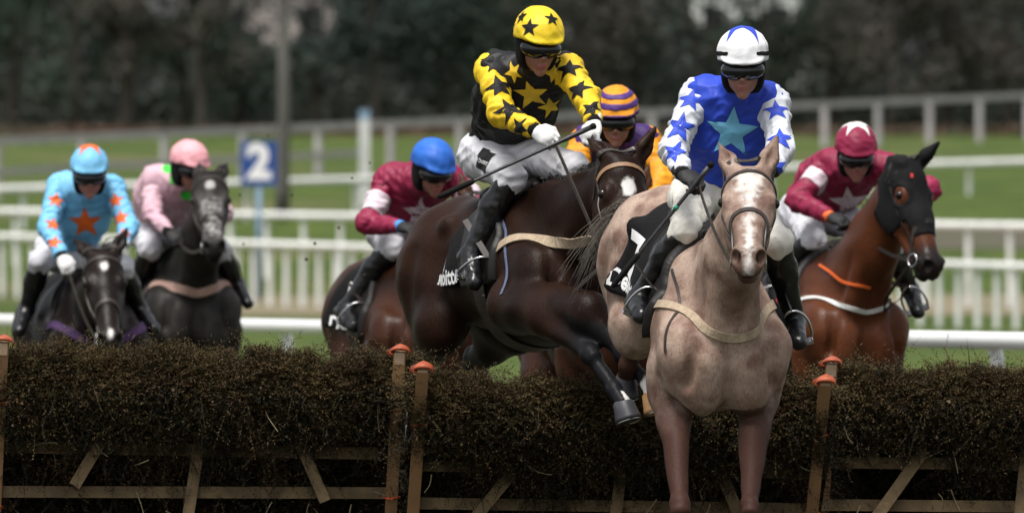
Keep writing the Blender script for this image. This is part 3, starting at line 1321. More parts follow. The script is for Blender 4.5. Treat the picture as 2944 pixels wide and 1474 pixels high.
def person(label, J, look, up, jersey, sleeve, breech, helmet, glove, h=0.006, boots=None, seed=1, whip=None, helmet_tilt=0.0, cuff=None, head_s=1.0, group='jockeys riding in the race', belly=1.0, fat=1.0, peak=1.0, band=None):
    """J: world joints. Returns dict with meshes of the parts for prints."""
    root_w = np.array([J['pelvis'][0], J['pelvis'][1], J['pelvis'][2]])
    root = empty('person', tuple(root_w))
    tag(root, label, 'jockey', group)
    j = {k: np.asarray(v) - root_w for k, v in J.items() if not k.startswith(('strap', 'grip', 'curl'))}
    f = unit(look)
    u = unit(np.asarray(up, float) - f * (np.asarray(up, float) @ f))
    s = np.cross(f, u)                     # person's right
    c = j['head']
    hs_ = head_s

    def Hd(a, b, d):                       # side, forward, up
        return c + (s * a + f * b + u * d) * hs_
    AX = (s, f, u)
    out = dict(J=J, root=root, root_w=root_w, j=j, Hd=Hd, f=f, u=u, s=s)

    def E(a, b, d, ra, rb, rd, k=.01, neg=False, ax=AX):
        return ell(Hd(a, b, d), np.array((ra, rb, rd)) * hs_, ax, k, neg)

    def C(p1, p2, r1, r2, k=.01):
        return cone(Hd(*p1), Hd(*p2), r1 * hs_, r2 * hs_, k)
    nb = j['neck']
    # ---- one continuous body: head, neck, trunk, arms, legs
    hp = [E(0, -.008, .025, .076, .096, .10), E(0, .03, -.045, .058, .066, .058, .03), E(0, .078, -.100, .022, .020, .018, .02),
          E(0, .068, -.055, .034, .028, .05, .02), C((0, .088, .015), (0, .108, -.030), .009, .0125, .012), E(.012, .097, -.033, .009, .009, .008, .008), E(-.012, .097, -.033, .009, .009, .008, .008),
          C((-.03, .083, .03), (.03, .083, .03), .014, .014, .02), E(.046, .062, -.022, .018, .018, .016, .02), E(-.046, .062, -.022, .018, .018, .016, .02),
          E(.033, .092, .008, .014, .014, .010, .01, True), E(-.033, .092, .008, .014, .014, .010, .01, True),
          E(0, .094, -.060, .022, .010, .006, .006), E(0, .090, -.074, .019, .011, .007, .006), E(0, .101, -.0665, .022, .008, .0022, .003, True),
          E(.079, -.005, -.005, .011, .020, .03, .01), E(-.079, -.005, -.005, .011, .020, .03, .01),
          cone(Hd(0, -.02, -.06), nb, .054, .060, .03)]
    bp = list(hp)
    chest = nb * .66 + j['pelvis'] * .34
    bp += [cone(nb, chest, .062, .105, .05), cone(chest, j['pelvis'], .105, .105, .05)]
    for q in 'RL':
        bp += [cone(nb, j['sh' + q], .038, .038, .04), cone(j['sh' + q], j['el' + q], .040, .032, .03), cone(j['el' + q], j['wr' + q], .033, .024, .02),
               cone(j['wr' + q], j['wr' + q] + unit(j['hd' + q] - j['wr' + q]) * .055, .020, .018, .015),
               cone(j['pelvis'], j['hip' + q], .10, .09, .05), cone(j['hip' + q], j['kn' + q], .078, .048, .04), cone(j['kn' + q], j['an' + q], .046, .032, .03), cone(j['an' + q], j['an' + q] * .2 + j['to' + q] * .8, .022, .014, .02)]
    V, Q = field_mesh(bp, h)
    bo = obj('body', V, Q, M_SKIN, root)
    hv = V - c
    ls = np.stack([hv @ s, hv @ f, hv @ u], 1) / hs_
    m_lip = (np.abs(ls[Q].mean(1)[:, 0]) < .022) & (np.abs(ls[Q].mean(1)[:, 2] + .0665) < .012) & (ls[Q].mean(1)[:, 1] > .085)
    shell('lips', V, Q, m_lip, .0008, M_LIP, bo)
    # ---- jersey trunk
    tdir = unit(nb - j['pelvis'])
    acr = unit(j['shL'] - j['shR'])
    fb = unit(np.cross(acr, tdir))
    waist = j['pelvis'] + tdir * .05
    chest = nb * .60 + j['pelvis'] * .40
    jp = [cone(waist, chest, .148 * fat, .165 * fat, .06, fb, .80), cone(chest, nb - tdir * .06, .165 * fat, .115 * fat, .06, fb, .82),
          cone(j['shR'] * .80 + nb * .20 - tdir * .01, j['shL'] * .80 + nb * .20 - tdir * .01, .078 * fat, .078 * fat, .07),
          cone(chest + acr * .08, j['shL'] * .85 + nb * .15, .09, .065, .07), cone(chest - acr * .08, j['shR'] * .85 + nb * .15, .09, .065, .07),
          cone(nb - tdir * .02, nb * .25 + Hd(0, -.015, -.075) * .75, .078, .064, .03),
          half(waist - tdir * .07, -tdir)]
    V, Q = field_mesh(jp, h)
    V = wrinkle(V, Q, .0035, .11, seed, None)
    V = folds(V, Q, .0042, .05, seed + 60, tdir * .8 + acr * .5, .6)
    o = obj('jersey', V, Q, jersey, root)
    out['jersey'] = (o, V, Q, bvh_of(V, Q))
    # ---- sleeves
    for q, sd in (('R', -1), ('L', 1)):
        a, b, d = j['sh' + q], j['el' + q], j['wr' + q]
        fd = unit(d - b)
        inn = a * .82 + nb * .18
        sp = [cone(inn, a, .068 * fat, .070 * fat, .03), cone(a, b, .069 * fat, .056 * fat, .03), cone(b, d, .057 * fat, .038 * fat, .03),
              half(d - fd * .005, fd)]
        V, Q = field_mesh(sp, h)
        V = wrinkle(V, Q, .0035, .10, seed + 5 + sd)
        V = folds(V, Q, .0038, .042, seed + 65 + sd, unit(b - a) + fd * .6, .45)
        o2 = obj('sleeve', V, Q, sleeve, o)
        out['sleeve' + q] = (o2, V, Q, bvh_of(V, Q))
        # cuff under the sleeve
        mb = MB()
        mb.tube([d - fd * .03, d + fd * .012, d + fd * .018], [.033, .032, .026], 12)
        mb.build('cuff', cuff or M_BLACK, root, True)
        if band:                           # hoop on the upper arm
            cc = V[Q].mean(1)
            t = (cc - a) @ (b - a) / ((b - a) @ (b - a))
            dd = np.linalg.norm(cc - a - t[:, None] * (b - a), axis=1)
            shell('arm_band', V, Q, (t > band[0]) & (t < band[1]) & (dd < .1), .003, band[2], o2)
    # ---- gloves
    for q, sd in (('R', 1), ('L', -1)):
        w, k = j['wr' + q], j['hd' + q]
        grip = unit(A(*J.get('grip' + q, acr * sd + A(0, 0, .0))))
        V, Q = field_mesh(hand_prims(w, k, grip, A(*J.get('curl' + q, (0, -.2, -1)))), max(.0045, h * .75), 1)
        obj('glove', V, Q, glove, root)
    # ---- breeches
    pl = j['pelvis']
    hipax = unit(j['hipL'] - j['hipR'])
    bp = [cone(j['hipR'], j['hipL'], .112, .112, .06), cone(pl, waist + tdir * .02, .128, .122, .06, fb, .85)]
    V, Q = None, None
    for q in 'RL':
        kd = unit(j['an' + q] - j['kn' + q])
        bp += [cone(j['hip' + q], j['kn' + q], .096, .066, .05), cone(j['kn' + q], j['kn' + q] + kd * .035, .064, .056, .03)]
    V, Q = field_mesh(bp, h)
    V = wrinkle(V, Q, .003, .10, seed + 20)
    V = folds(V, Q, .0035, .05, seed + 80, A(.2, -.6, -.6), .6)
    o = obj('breeches', V, Q, breech, root)
    out['breeches'] = (o, V, Q, bvh_of(V, Q))
    # ---- boots
    for q in 'RL':
        k, a, t = j['kn' + q], j['an' + q], j['to' + q]
        sh = unit(a - k)
        ft = unit(t - a)
        heel = a - ft * .045 + sh * .045
        sole = unit(sh - ft * (sh @ ft))
        top = k + sh * .035
        calf = k + sh * .15 - unit(ft - sh * (ft @ sh)) * .018
        bp = [cone(top, calf, .062, .060, .03), cone(calf, a, .058, .041, .03), cone(a, heel, .043, .034, .02), cone(a + sole * .004, t + sole * .004, .045, .034, .02),
              cone(heel + sole * .005, t + sole * .018, .033, .030, .01, sole, .55), half(top - sh * .02, -sh)]
        V, Q = field_mesh(bp, h)
        V = wrinkle(V, Q, .0015, .05, seed + 31)
        obj('boot', V, Q, boots or M_BOOT, root)
    # ---- hair/harness, goggles, helmet
    V, Q = field_mesh([E(0, -.012, .0, .094, .108, .115), E(0, .0, -.06, .080, .078, .062, .03), half(Hd(0, .040, 0), f * 1.0 - u * .10), half(Hd(0, 0, -.105), -u + f * .2)], h)
    obj('helmet_harness', V, Q, M_BLACK, root)
    V, Q = field_mesh([E(0, .046, .002, .091, .078, .050, .01), E(0, .125, -.050, .014, .03, .018, .010, True)], h * .8)
    gg = obj('goggles', V, Q, M_LENS, root)
    hu_ = unit(u + f * helmet_tilt)
    hf = unit(f - hu_ * (f @ hu_))
    AXh = (s, hf, hu_)

    def Hh(a, b, d):
        return c + (s * a + hf * b + hu_ * d) * hs_
    pr = [ell(Hh(0, -.004, .058), np.array((.108, .132, .115)) * hs_, AXh, .01), half(Hh(0, 0, .034), -hu_ + hf * .12, .01),
          ell(Hh(0, .088, .054), np.array((.088, .052 * peak, .013)) * hs_, (s, unit(hf - hu_ * .30), unit(hu_ + hf * .30)), .02),
          ]
    V, Q = field_mesh(pr, h * .8)
    V = wrinkle(V, Q, .0016, .06, seed + 40)
    o = obj('helmet', V, Q, helmet, root)
    out['helmet'] = (o, V, Q, bvh_of(V, Q))
    out['Hh'], out['hu'], out['hf'] = Hh, hu_, hf
    # goggle strap on the helmet
    if J.get('strap', True):
        cc = V[Q].mean(1) - c
        zz = cc @ hu_ / hs_ - .018 * (cc @ hf) / .1
        m_ = (np.abs(zz - .062) < .008) & ((cc @ hf) < .105)
        if m_.any() and J.get('strap') == 'show':
            shell('goggle_strap', V, Q, m_, .0025, M_BLACK, o)
    if whip:
        a, b = (np.asarray(q) for q in whip[:2])
        rw = a
        mb = MB()
        t = np.linspace(0, 1, 14)[:, None]
        pts = (a - rw) * (1 - t) + (b - rw) * t
        mb.tube(pts, np.where(t[:, 0] < .22, .0115, .0085 - .002 * t[:, 0]), 8)
        w = mb.build('riding_whip', mat('whip_wrap', (.012, .012, .014), (.03, .03, .034), 60, rough=.5), None, True)
        w.location = tuple(rw)
        d = unit(b - a)
        mb = MB()
        mb.tube([d * .001 - d * .022, -d * .012, d * .004], [.010, .0155, .012], 10)
        mb.build('knob', M_BLACK, w, True)
        mb = MB()
        ln = np.linalg.norm(b - a)
        mb.tube([d * (ln - .17), d * (ln - .16), d * (ln - .01), d * (ln + .004)], [.009, .0125, .0125, .008], 8)
        mb.build('padded_end', M_BLACK, w, True)
        tag(w, whip[2], 'whip', 'riding whips')
        if len(whip) > 3:
            mb = MB()
            q0 = d * (ln * whip[4])
            mb.tube([q0, q0 + d * .02], .0105, 8)
            mb.build('coloured_band', whip[3], w, True)
    return out


def star_on(part, root_w, px, py, size, m, rot=0, blend=.6, up=(0, 0, 1), flat=None, name='star'):
    fl = flat or (STAR if not rot else star_flat(rot=math.radians(rot)))
    return decal_px(name, fl, part[3], root_w, px, py, size, m, part[0], up=up, blend=blend)


def settle(J, hd, clr=dict(kn=.05, an=.052, to=.045), push=1.0):
    """move knees and feet sideways until they clear the horse's flank"""
    for q, sg in (('R', -1), ('L', 1)):
        for nm, c0 in clr.items():
            pl = hd['L'](J[nm + q])
            for _ in range(60):
                r = hd['bvh'].find_nearest(Vector(pl))
                sgn = (pl - np.array(r[0])) @ np.array(r[1])
                if sgn >= c0:
                    break
                pl = pl + A(0, sg * .008, 0)
            J[nm + q] = np.array(hd['M'] @ Vector(pl))
    return J


def stirrups(hd, p, sides='RL'):
    for q in sides:
        stirrup(hd, p['J']['an' + q], p['J']['to' + q], p['J']['kn' + q])


def jr(d, spec, off=None):
    """joints from photo pixels: {name: (px, py, depth offset)}"""
    o = {}
    for k, v in spec.items():
        if len(v) == 3 and not k.startswith(('grip', 'curl')):
            o[k] = P(v[0], v[1], d + v[2])
        else:
            o[k] = v
    return o
# ------------------------------------------------------------------ ground
_gd = np.array([-100, 85, 178, 200, 206, 232, 245, 280, 330, 400, 700, 1600], float)
_gz = np.array([0, 0, .42, .80, 1.2, 2.45, 2.95, 4.0, 4.95, 6.2, 9.0, 14.0], float)


def ground_z(d):
    return np.interp(d, _gd, _gz)


def ground_mat():
    m, nt, b = new_mat('turf')
    N, L = nt.nodes, nt.links
    setin(b, Roughness=.9, Specular_IOR_Level=.15)
    tc = N.new('ShaderNodeTexCoord')
    cols = []
    for sc, a, c_, lo, hi in ((.8, (.034, .064, .010), (.082, .112, .020), .36, .64), (9.0, (.6, .6, .6), (1.2, 1.2, 1.2), .3, .7)):
        n = N.new('ShaderNodeTexNoise')
        n.inputs['Scale'].default_value = sc
        n.inputs['Detail'].default_value = 6
        L.new(tc.outputs['Object'], n.inputs['Vector'])
        r = N.new('ShaderNodeValToRGB')
        r.color_ramp.elements[0].position, r.color_ramp.elements[1].position = lo, hi
        r.color_ramp.elements[0].color, r.color_ramp.elements[1].color = c4(a), c4(c_)
        L.new(n.outputs['Fac'], r.inputs['Fac'])
        cols.append(r.outputs['Color'])
    mu = N.new('ShaderNodeMix')
    mu.data_type = 'RGBA'
    mu.blend_type = 'MULTIPLY'
    mu.inputs['Factor'].default_value = 1
    L.new(cols[0], mu.inputs['A'])
    L.new(cols[1], mu.inputs['B'])
    # worn, tan patches
    n = N.new('ShaderNodeTexNoise')
    n.inputs['Scale'].default_value = .16
    n.inputs['Detail'].default_value = 5
    L.new(tc.outputs['Object'], n.inputs['Vector'])
    r = N.new('ShaderNodeValToRGB')
    r.color_ramp.elements[0].position, r.color_ramp.elements[1].position = .56, .70
    L.new(n.outputs['Fac'], r.inputs['Fac'])
    mx = N.new('ShaderNodeMix')
    mx.data_type = 'RGBA'
    L.new(r.outputs['Color'], mx.inputs['Factor'])
    L.new(mu.outputs['Result'], mx.inputs['A'])
    mx.inputs['B'].default_value = (.14, .12, .06, 1)
    L.new(mx.outputs['Result'], b.inputs['Base Color'])
    return m


def sheet(name, xs, ys, m, lift=0.0, wob=0.0):
    V = []
    for y in ys:
        for x in xs:
            z = ground_z(y) + lift
            V.append((x + (wob * math.sin(y * .31) if wob else 0), y, z))
    nx = len(xs)
    Q = [(j * nx + i, j * nx + i + 1, (j + 1) * nx + i + 1, (j + 1) * nx + i) for j in range(len(ys) - 1) for i in range(nx - 1)]
    return obj(name, V, np.array(Q), m, None)


tag(sheet('ground', np.linspace(-220, 220, 23), np.unique(np.concatenate([np.linspace(-60, 160, 23), np.linspace(160, 420, 131), np.linspace(420, 1600, 20)])), ground_mat()), kind='structure')
M_BOUNCE_CUT = mat('bounce_cut_brown', (.032, .026, .016), (.036, .042, .017), 1.4, rough=.95)
tag(sheet('bounce_cut_sheet', np.linspace(-40, 40, 81), np.linspace(38, 74, 37), M_BOUNCE_CUT, .006, .5), kind='structure')  # unseen dark sheet added to cut green bounce onto the bay's belly
M_EARTH = mat('worn_earth', (.21, .165, .105), (.13, .12, .06), .9, rough=.95)
M_EARTH2 = mat('brown_earth', (.075, .058, .042), (.05, .062, .025), .8, rough=.95)
tag(sheet('path', np.linspace(-5, 16, 40), np.linspace(187, 201, 29), M_EARTH, .012, .4), kind='structure')
tag(sheet('dirt_track', np.linspace(3.2, 26, 30), np.linspace(216, 226, 21), M_EARTH2, .012, .6), kind='structure')

# ------------------------------------------------------------------ fences and rails
M_RAILW = mat('white_plastic_rail', (.80, .80, .80), (.74, .75, .75), 3, rough=.35)
M_RAILP = mat('painted_rail', (.80, .80, .78), (.68, .68, .67), 3, rough=.7)
M_RAILG = mat('weathered_rail', (.46, .43, .44), (.36, .34, .35), 2, rough=.8)


def rail_run(name, label, a, b, hgt, spacing, m, rails=((0.0, .10),), post=.07, tube=True, start=0.0, bend=0.0, cat='rail', lower_until=None):
    """a, b: world ends of the top rail's middle line; posts stand on the ground"""
    a, b = np.asarray(a), np.asarray(b)
    ln = np.linalg.norm((b - a)[:2])
    root = empty(name, (a[0], a[1], ground_z(a[1])))
    off = np.array(root.location)
    tag(root, label, cat)

    ext = 14.0 / ln                                   # runs on past the picture on both sides

    def pt(t):
        if t < 0:
            return a + A(t * ln, 0, 0)
        if t > 1:
            return b + A((t - 1) * ln, 0, 0)
        return a * (1 - t) + b * t
    for k, (dz, th) in enumerate(rails):
        mb = MB()
        tend = 1.0 + ext if (lower_until is None or k == 0) else lower_until
        ts = [-ext] + [i / 24 for i in range(25) if i / 24 < tend - .01] + [tend]
        n = len(ts) - 1
        pts = [pt(t_) + A(0, 0, -dz) - off for t_ in ts]
        if tube:
            mb.tube(pts, th / 2, 10)
        else:
            for i in range(n):
                mb.bar(pts[i], pts[i + 1] + (pts[i + 1] - pts[i]) * .001, th, .04)
        mb.build('rail', m, root, tube)
    n0, n = int(14 / spacing), int((ln + 14) / spacing)
    d = unit((b - a) * A(1, 1, 0))
    for i in range(-n0, n + 1):
        t = (i * spacing + start) / ln
        if t > 1 + ext:
            break
        q = pt(t)
        gz = ground_z(q[1])
        mb = MB()
        bk = A(-d[1], d[0], 0) * .045
        if tube:
            mb.tube([np.array((q[0], q[1], gz - .05)) - off + bk, q - off + bk - A(0, 0, .10), q - off + bk * .3 - A(0, 0, .02)], post / 2, 8)
        else:
            mb.box(np.array((q[0], q[1], (q[2] + gz) / 2)) - off + bk, (post / 2, post / 2, (q[2] - gz) / 2 + .03), (d, bk, (0, 0, 1)))
        mb.build('post', m, root)
    return root


rail_run('running_rail', 'thick bright white plastic running rail nearest behind the horses', P(-260, 917, 86), P(3200, 985, 63.5), 1.07, 2.6, M_RAILW, ((0, .105),), .08, start=1.2)
rail_run('running_rail', 'white rail on close-set posts, the lower of the pair behind the running rail', P(-260, 672, 203), P(3200, 774, 176), 1.0, .48, M_RAILP, ((0, .13),), .09)
rail_run('running_rail', 'white rail just above the close-set rail, its posts wider apart', P(-260, 604, 212), P(3200, 654, 191), 1.0, .95, M_RAILP, ((0, .14),), .10)
rail_run('running_rail', 'pale rail crossing the middle of the green slope on sparse posts', P(-260, 552, 222), P(3200, 458, 246), .9, 3.0, M_RAILP, ((0, .16),), .10)
rail_run('paddock_fence', 'weathered post-and-rail fence in front of the dark wood', P(-260, 418, 234), P(3200, 264, 335), 1.3, 5.6, M_RAILG, ((0, .17), (.64, .15)), .15, tube=False, lower_until=.30)

M_BLUE = mat('sign_blue', (.008, .05, .22), (.010, .06, .26), 4, rough=.45)
M_BLUEP = mat('faded_blue_paint', (.20, .30, .42), rough=.6)
# distance marker board with its number
d_ = 199.0
c_ = P(744, 470, d_)
gz_ = float(ground_z(d_))
r_ = empty('marker_sign', (c_[0], c_[1], gz_))
tag(r_, 'blue square board with a white numeral 2 on a pale blue post', 'sign')
mb = MB()
mb.box((0, 0, c_[2] - gz_), (.315, .02, .39))
bd_ = mb.build('board', M_BLUE, r_)
fl = text_flat('2', .045, .3)
V2 = np.array([(x * .82, -.024, y * .82 + c_[2] - gz_) for x, y in fl[0]])
nm = obj('numeral', V2, fl[1], M_WHITE, bd_)
mb = MB()
mb.tube([(0, .045, -.05), (0, .045, c_[2] - gz_ + .2)], .055, 10)
mb.build('post', M_BLUEP, r_, True)
# tall white post with a blue top
d_ = 234.0
c_ = P(1048, 316, d_)
gz_ = float(ground_z(d_))
r_ = empty('marker_post', (c_[0], c_[1], gz_))
tag(r_, 'tall white marker post with a blue top by the paddock fence', 'post')
hh_ = c_[2] - gz_
mb = MB()
mb.box((0, 0, (hh_ - .2) / 2), (.11, .11, (hh_ - .2) / 2))
mb.build('shaft', mat('marker_white', (.62, .63, .62), (.5, .5, .5), 5, rough=.6), r_)
mb = MB()
mb.box((0, 0, hh_ - .1 + .002), (.11, .11, .1))
mb.build('cap', M_BLUEP, r_)

# ------------------------------------------------------------------ trees
M_BARK = mat('bark', (.040, .034, .027), (.058, .049, .040), 3, rough=.95, bump=.5, bscale=12, stretch=(1, 1, .25))
M_BARKG = mat('grey_bark', (.12, .115, .105), (.075, .07, .065), 4, rough=.95, bump=.5, bscale=12, stretch=(1, 1, .2))
LEAFM = {'g': mat('evergreen_leaf', (.022, .048, .030), (.036, .054, .034), 1.2, rough=.7, detail=2),
         'b': mat('dead_leaf', (.062, .052, .044), (.042, .044, .031), 1.0, rough=.8, detail=2),
         'd': mat('dark_leaf', (.020, .042, .036), (.034, .046, .036), 1.0, rough=.7, detail=2)}
GAPS = [(815, 40, 95, 85), (700, 40, 50, 60), (905, 50, 60, 60), (480, 5, 60, 50), (2060, 20, 75, 70), (2200, 8, 110, 40), (775, 110, 28, 30), (1630, 95, 40, 22)]


def keep(Pw):
    px = 1472 + Pw[:, 0] / Pw[:, 1] * FPX
    py = 737 - (Pw[:, 2] - CAM_Z) / Pw[:, 1] * FPX
    k = np.ones(len(Pw), bool)
    for gx, gy, rx, ry in GAPS:
        k &= ((px - gx) / rx) ** 2 + ((py - gy) / ry) ** 2 > 1
    return k | (np.random.default_rng(len(Pw)).random(len(Pw)) < .10)


def leaf_mesh(C, size, r):
    n = len(C)
    a = r.normal(size=(n, 3))
    a /= np.linalg.norm(a, axis=1)[:, None]
    b = np.cross(a, r.normal(size=(n, 3)))
    b /= np.linalg.norm(b, axis=1)[:, None]
    s = (size * r.uniform(.6, 1.4, n))[:, None]
    V = np.stack([C - a * s, C + b * s * .5, C + a * s, C - b * s * .5], 1).reshape(-1, 3)
    return V, np.arange(4 * n).reshape(-1, 4)


def tree(label, px, d, kind, hgt, crown_r, r_trunk, seed, n_leaf=2600, lean=0.0, crown_lo=.12, bark=None, name='tree', wob=1.0):
    r = np.random.default_rng(seed)
    x = (px - 1472) * d / FPX
    gz = float(ground_z(d))
    root = empty(name, (x, d, gz))
    tag(root, label, 'tree', 'trees of the wood behind the course')
    mb = MB()
    top = hgt * .9
    tr = [A(0, 0, -.1)]
    for i in range(1, 9):
        t = i / 8
        tr.append(A(lean * t * hgt + r.normal() * .01 * hgt * wob, r.normal() * .1, top * t))
    tr = spline(tr, 16)
    mb.tube(tr, np.linspace(r_trunk * 1.15, r_trunk * .18, 16), 9)
    cl = []
    for i in range(26):
        t = r.uniform(crown_lo + .05, .97)
        o = tr[int(t * 15)]
        az = r.uniform(0, 6.28)
        ln = crown_r * (1.1 - .55 * t) * r.uniform(.6, 1.1)
        e = o + A(math.cos(az) * ln, math.sin(az) * ln, ln * r.uniform(.15, .8))
        m_ = (o + e) / 2 + A(0, 0, -.06 * ln)
        mb.tube(spline([o, m_, e], 6), np.linspace(r_trunk * .35 * (1.1 - t), .012, 6), 5, caps=False)
        cl.append((e, ln * .55))
        cl.append((m_, ln * .4))
    mb.build('trunk', bark or M_BARK, root, True)
    C = []
    for i in range(n_leaf // 40):
        e, q = cl[r.integers(len(cl))]
        C.append(e + r.normal(size=(40, 3)) * q * .42)
    C = np.concatenate(C)
    W = C + np.array(root.location)
    k = keep(W) & (C[:, 2] > .05)
    V, Q = leaf_mesh(C[k], .095, r)
    obj('crown', V, Q, LEAFM[kind], root, False)
    return root


_tl = [
    (40, 352, 'g', 9, 2.6, .17, 'dark evergreen at the left edge of the wood'),
    (215, 349, 'g', 9.5, 2.4, .16, 'dark evergreen left of the thick brown trunk'),
    (362, 346, 'b', 10, 1.8, .24, 'thick brown trunk above the jockey in light blue'),
    (520, 351, 'g', 9, 2.5, .15, 'dark evergreen above the jockey in pink'),
    (575, 346, 'b', 9.5, 1.4, .15, 'thin brown trunk right of the thick brown one'),
    (690, 355, 'd', 6.4, 2.3, .16, 'low dark evergreen below the gaps of pale sky'),
    (905, 353, 'd', 6.0, 2.4, .16, 'low dark bush-like tree right of the grey trunk'),
    (1075, 350, 'd', 9, 2.6, .15, 'blue-green evergreen left of the jockey in yellow and black'),
    (1250, 352, 'd', 9, 2.5, .16, 'dark evergreen behind the back of the jockey in yellow'),
    (1440, 354, 'g', 9.2, 2.6, .15, 'dark evergreen behind the yellow cap'),
    (1660, 351, 'b', 8.8, 2.5, .14, 'brownish tree behind the striped cap'),
    (1830, 353, 'd', 9, 2.4, .16, 'dark tree between the yellow and the white caps'),
    (2050, 356, 'b', 6.3, 2.3, .16, 'low tree below the pale gap behind the white cap'),
    (2190, 352, 'g', 6.8, 2.2, .15, 'green tree just right of the white cap'),
    (2400, 354, 'b', 9.4, 2.6, .17, 'grey-brown bare tree above the maroon cap'),
    (2560, 350, 'b', 9, 2.4, .14, 'grey-brown bare tree right of the maroon cap'),
    (2730, 353, 'b', 9.3, 2.5, .15, 'grey-brown tree with a green base near the right edge'),
    (2900, 351, 'b', 9, 2.6, .16, 'grey-brown bare tree at the right edge of the wood'),
]
for i, (px, d, k, hg, cr_, rt_, lb) in enumerate(_tl):
    tree(lb, px, d, k, hg, cr_, rt_, 100 + i, 7000)
# the slender grey trunk in front of the paddock fence
tree('slender grey tree trunk standing before the paddock fence', 812, 228, 'b', 11.5, 2.2, .135, 77, 500, crown_lo=.72, bark=M_BARKG, name='slender_tree', wob=.12)
# made-up pale houses added behind the leaf gaps in place of bright sky


def sky_fill_house(label, px0, px1, d, eaves_py, m_wall, seed):
    x0, x1 = (px0 - 1472) * d / FPX, (px1 - 1472) * d / FPX
    gz = float(ground_z(d))
    root = empty('sky_fill', ((x0 + x1) / 2, d, gz))
    tag(root, label, 'sky_fill')
    w, ez = (x1 - x0) / 2, CAM_Z + (737 - eaves_py) * d / FPX - gz
    mb = MB()
    mb.box((0, 3.0, ez / 2), (w, 3.0, ez / 2))
    wl = mb.build('wall', m_wall, root)
    mb = MB()
    V = [(-w - .3, -.4, ez + .003), (w + .3, -.4, ez + .003), (w + .3, 6.4, ez + .003), (-w - .3, 6.4, ez + .003), (-w - .3, 3, ez + 2.6), (w + .3, 3, ez + 2.6)]
    mb.add(V, [(0, 1, 5, 4), (2, 3, 4, 5), (3, 2, 1, 0)], [(0, 4, 3), (1, 2, 5)])
    mb.build('roof', mat('slate_roof', (.05, .05, .055), (.08, .08, .085), 2, rough=.8), root)
    for fx in (-.5, .5):
        for fz in (.28, .72):
            mb = MB()
            mb.box((fx * w, -.012, ez * fz), (.42, .02, .5))
            mb.build('window', mat('dark_glass', (.02, .022, .025), rough=.15), root)
    return root


sky_fill_house('pinkish made-up backdrop in place of sky in the tree gaps at upper left', 560, 1010, 425, -60, mat('pink_sky_fill', (.40, .34, .34), (.34, .29, .29), 1, rough=.9), 1)
sky_fill_house('white made-up backdrop in place of sky over the trees behind the white cap', 1960, 2330, 430, -60, mat('white_sky_fill', (.78, .78, .78), (.70, .70, .70), 1, rough=.9), 2)
# deeper wood and undergrowth: one mass
r_ = np.random.default_rng(5)
n_ = 150000
dd_ = r_.uniform(357, 385, n_)
xx_ = r_.uniform(-21, 21, n_) * dd_ / 360
out_ = r_.random(n_) < .28
xx_[out_] = (r_.uniform(19, 75, out_.sum())) * np.where(r_.random(out_.sum()) < .5, -1, 1)
zz_ = ground_z(dd_) + r_.uniform(0, 1, n_) ** 1.15 * 9.0
W_ = np.stack([xx_, dd_, zz_], 1)
lo_ = r_.random(n_) < .25
W_[lo_, 2] = ground_z(dd_[lo_]) + r_.random(lo_.sum()) ** 2 * 1.2
W_ = W_[keep(W_)]
V_, Q_ = leaf_mesh(W_, .165, r_)
tag(obj('wood', V_, Q_, mat('wood_mass', (.042, .043, .035), (.026, .042, .030), .25, rough=.9, detail=3), None, False), 'dim brown and green mass of the wood behind the nearer trees', 'wood', kind='stuff')
# rusty strip of bracken along the foot of the wood
n_ = 18000
dd_ = r_.uniform(338, 347, n_)
W_ = np.stack([r_.uniform(-40, 40, n_), dd_, ground_z(dd_) + r_.random(n_) * .30], 1)
V_, Q_ = leaf_mesh(W_, .09, r_)
tag(obj('bracken', V_, Q_, mat('bracken', (.10, .045, .028), (.05, .048, .03), .3, rough=.9, detail=3), None, False), 'low rusty brown bracken along the foot of the wood', 'bracken', kind='stuff')

# ------------------------------------------------------------------ hurdles packed with brush
M_WOOD = mat('hurdle_wood', (.34, .19, .085), (.21, .115, .052), 9, rough=.75, bump=.3, bscale=30, stretch=(.25, .25, .25), specks=.14, speck_scale=30)
M_WOOD2 = mat('weathered_slat', (.17, .115, .055), (.085, .058, .028), 9, rough=.8, bump=.3, bscale=30, specks=.14, speck_scale=30)
M_WOODEND = mat('sawn_end', (.62, .45, .30), (.52, .36, .23), 30, rough=.8)
M_PAD = mat('orange_pad', (.40, .085, .03), (.33, .06, .02), 20, rough=.6)
M_TWINE = mat('orange_twine', (.65, .09, .02), rough=.6)


def brush_mat():
    m, nt, b = new_mat('brush_needles')
    N, L = nt.nodes, nt.links
    setin(b, Roughness=.75, Specular_IOR_Level=.25)
    at = N.new('ShaderNodeAttribute')
    at.attribute_name = 'tone'
    r = N.new('ShaderNodeValToRGB')
    e = r.color_ramp.elements
    e[0].position, e[0].color = 0.0, (.020, .013, .007, 1)
    e[1].position, e[1].color = 1.0, (.150, .105, .045, 1)
    for p_, c_ in ((.22, (.012, .014, .006, 1)), (.42, (.070, .038, .016, 1)), (.62, (.042, .036, .012, 1)), (.82, (.092, .058, .022, 1))):
        q = e.new(p_)
        q.color = c_
    L.new(at.outputs['Fac'], r.inputs['Fac'])
    L.new(r.outputs['Color'], b.inputs['Base Color'])
    return m


M_BRUSH = brush_mat()
M_CORE = mat('brush_core', (.006, .005, .003), (.010, .008, .005), 30, rough=1.0, bump=.6, bscale=60, spec=0.0)
M_CUT = mat('cut_stem_end', (.42, .30, .20), rough=.8)


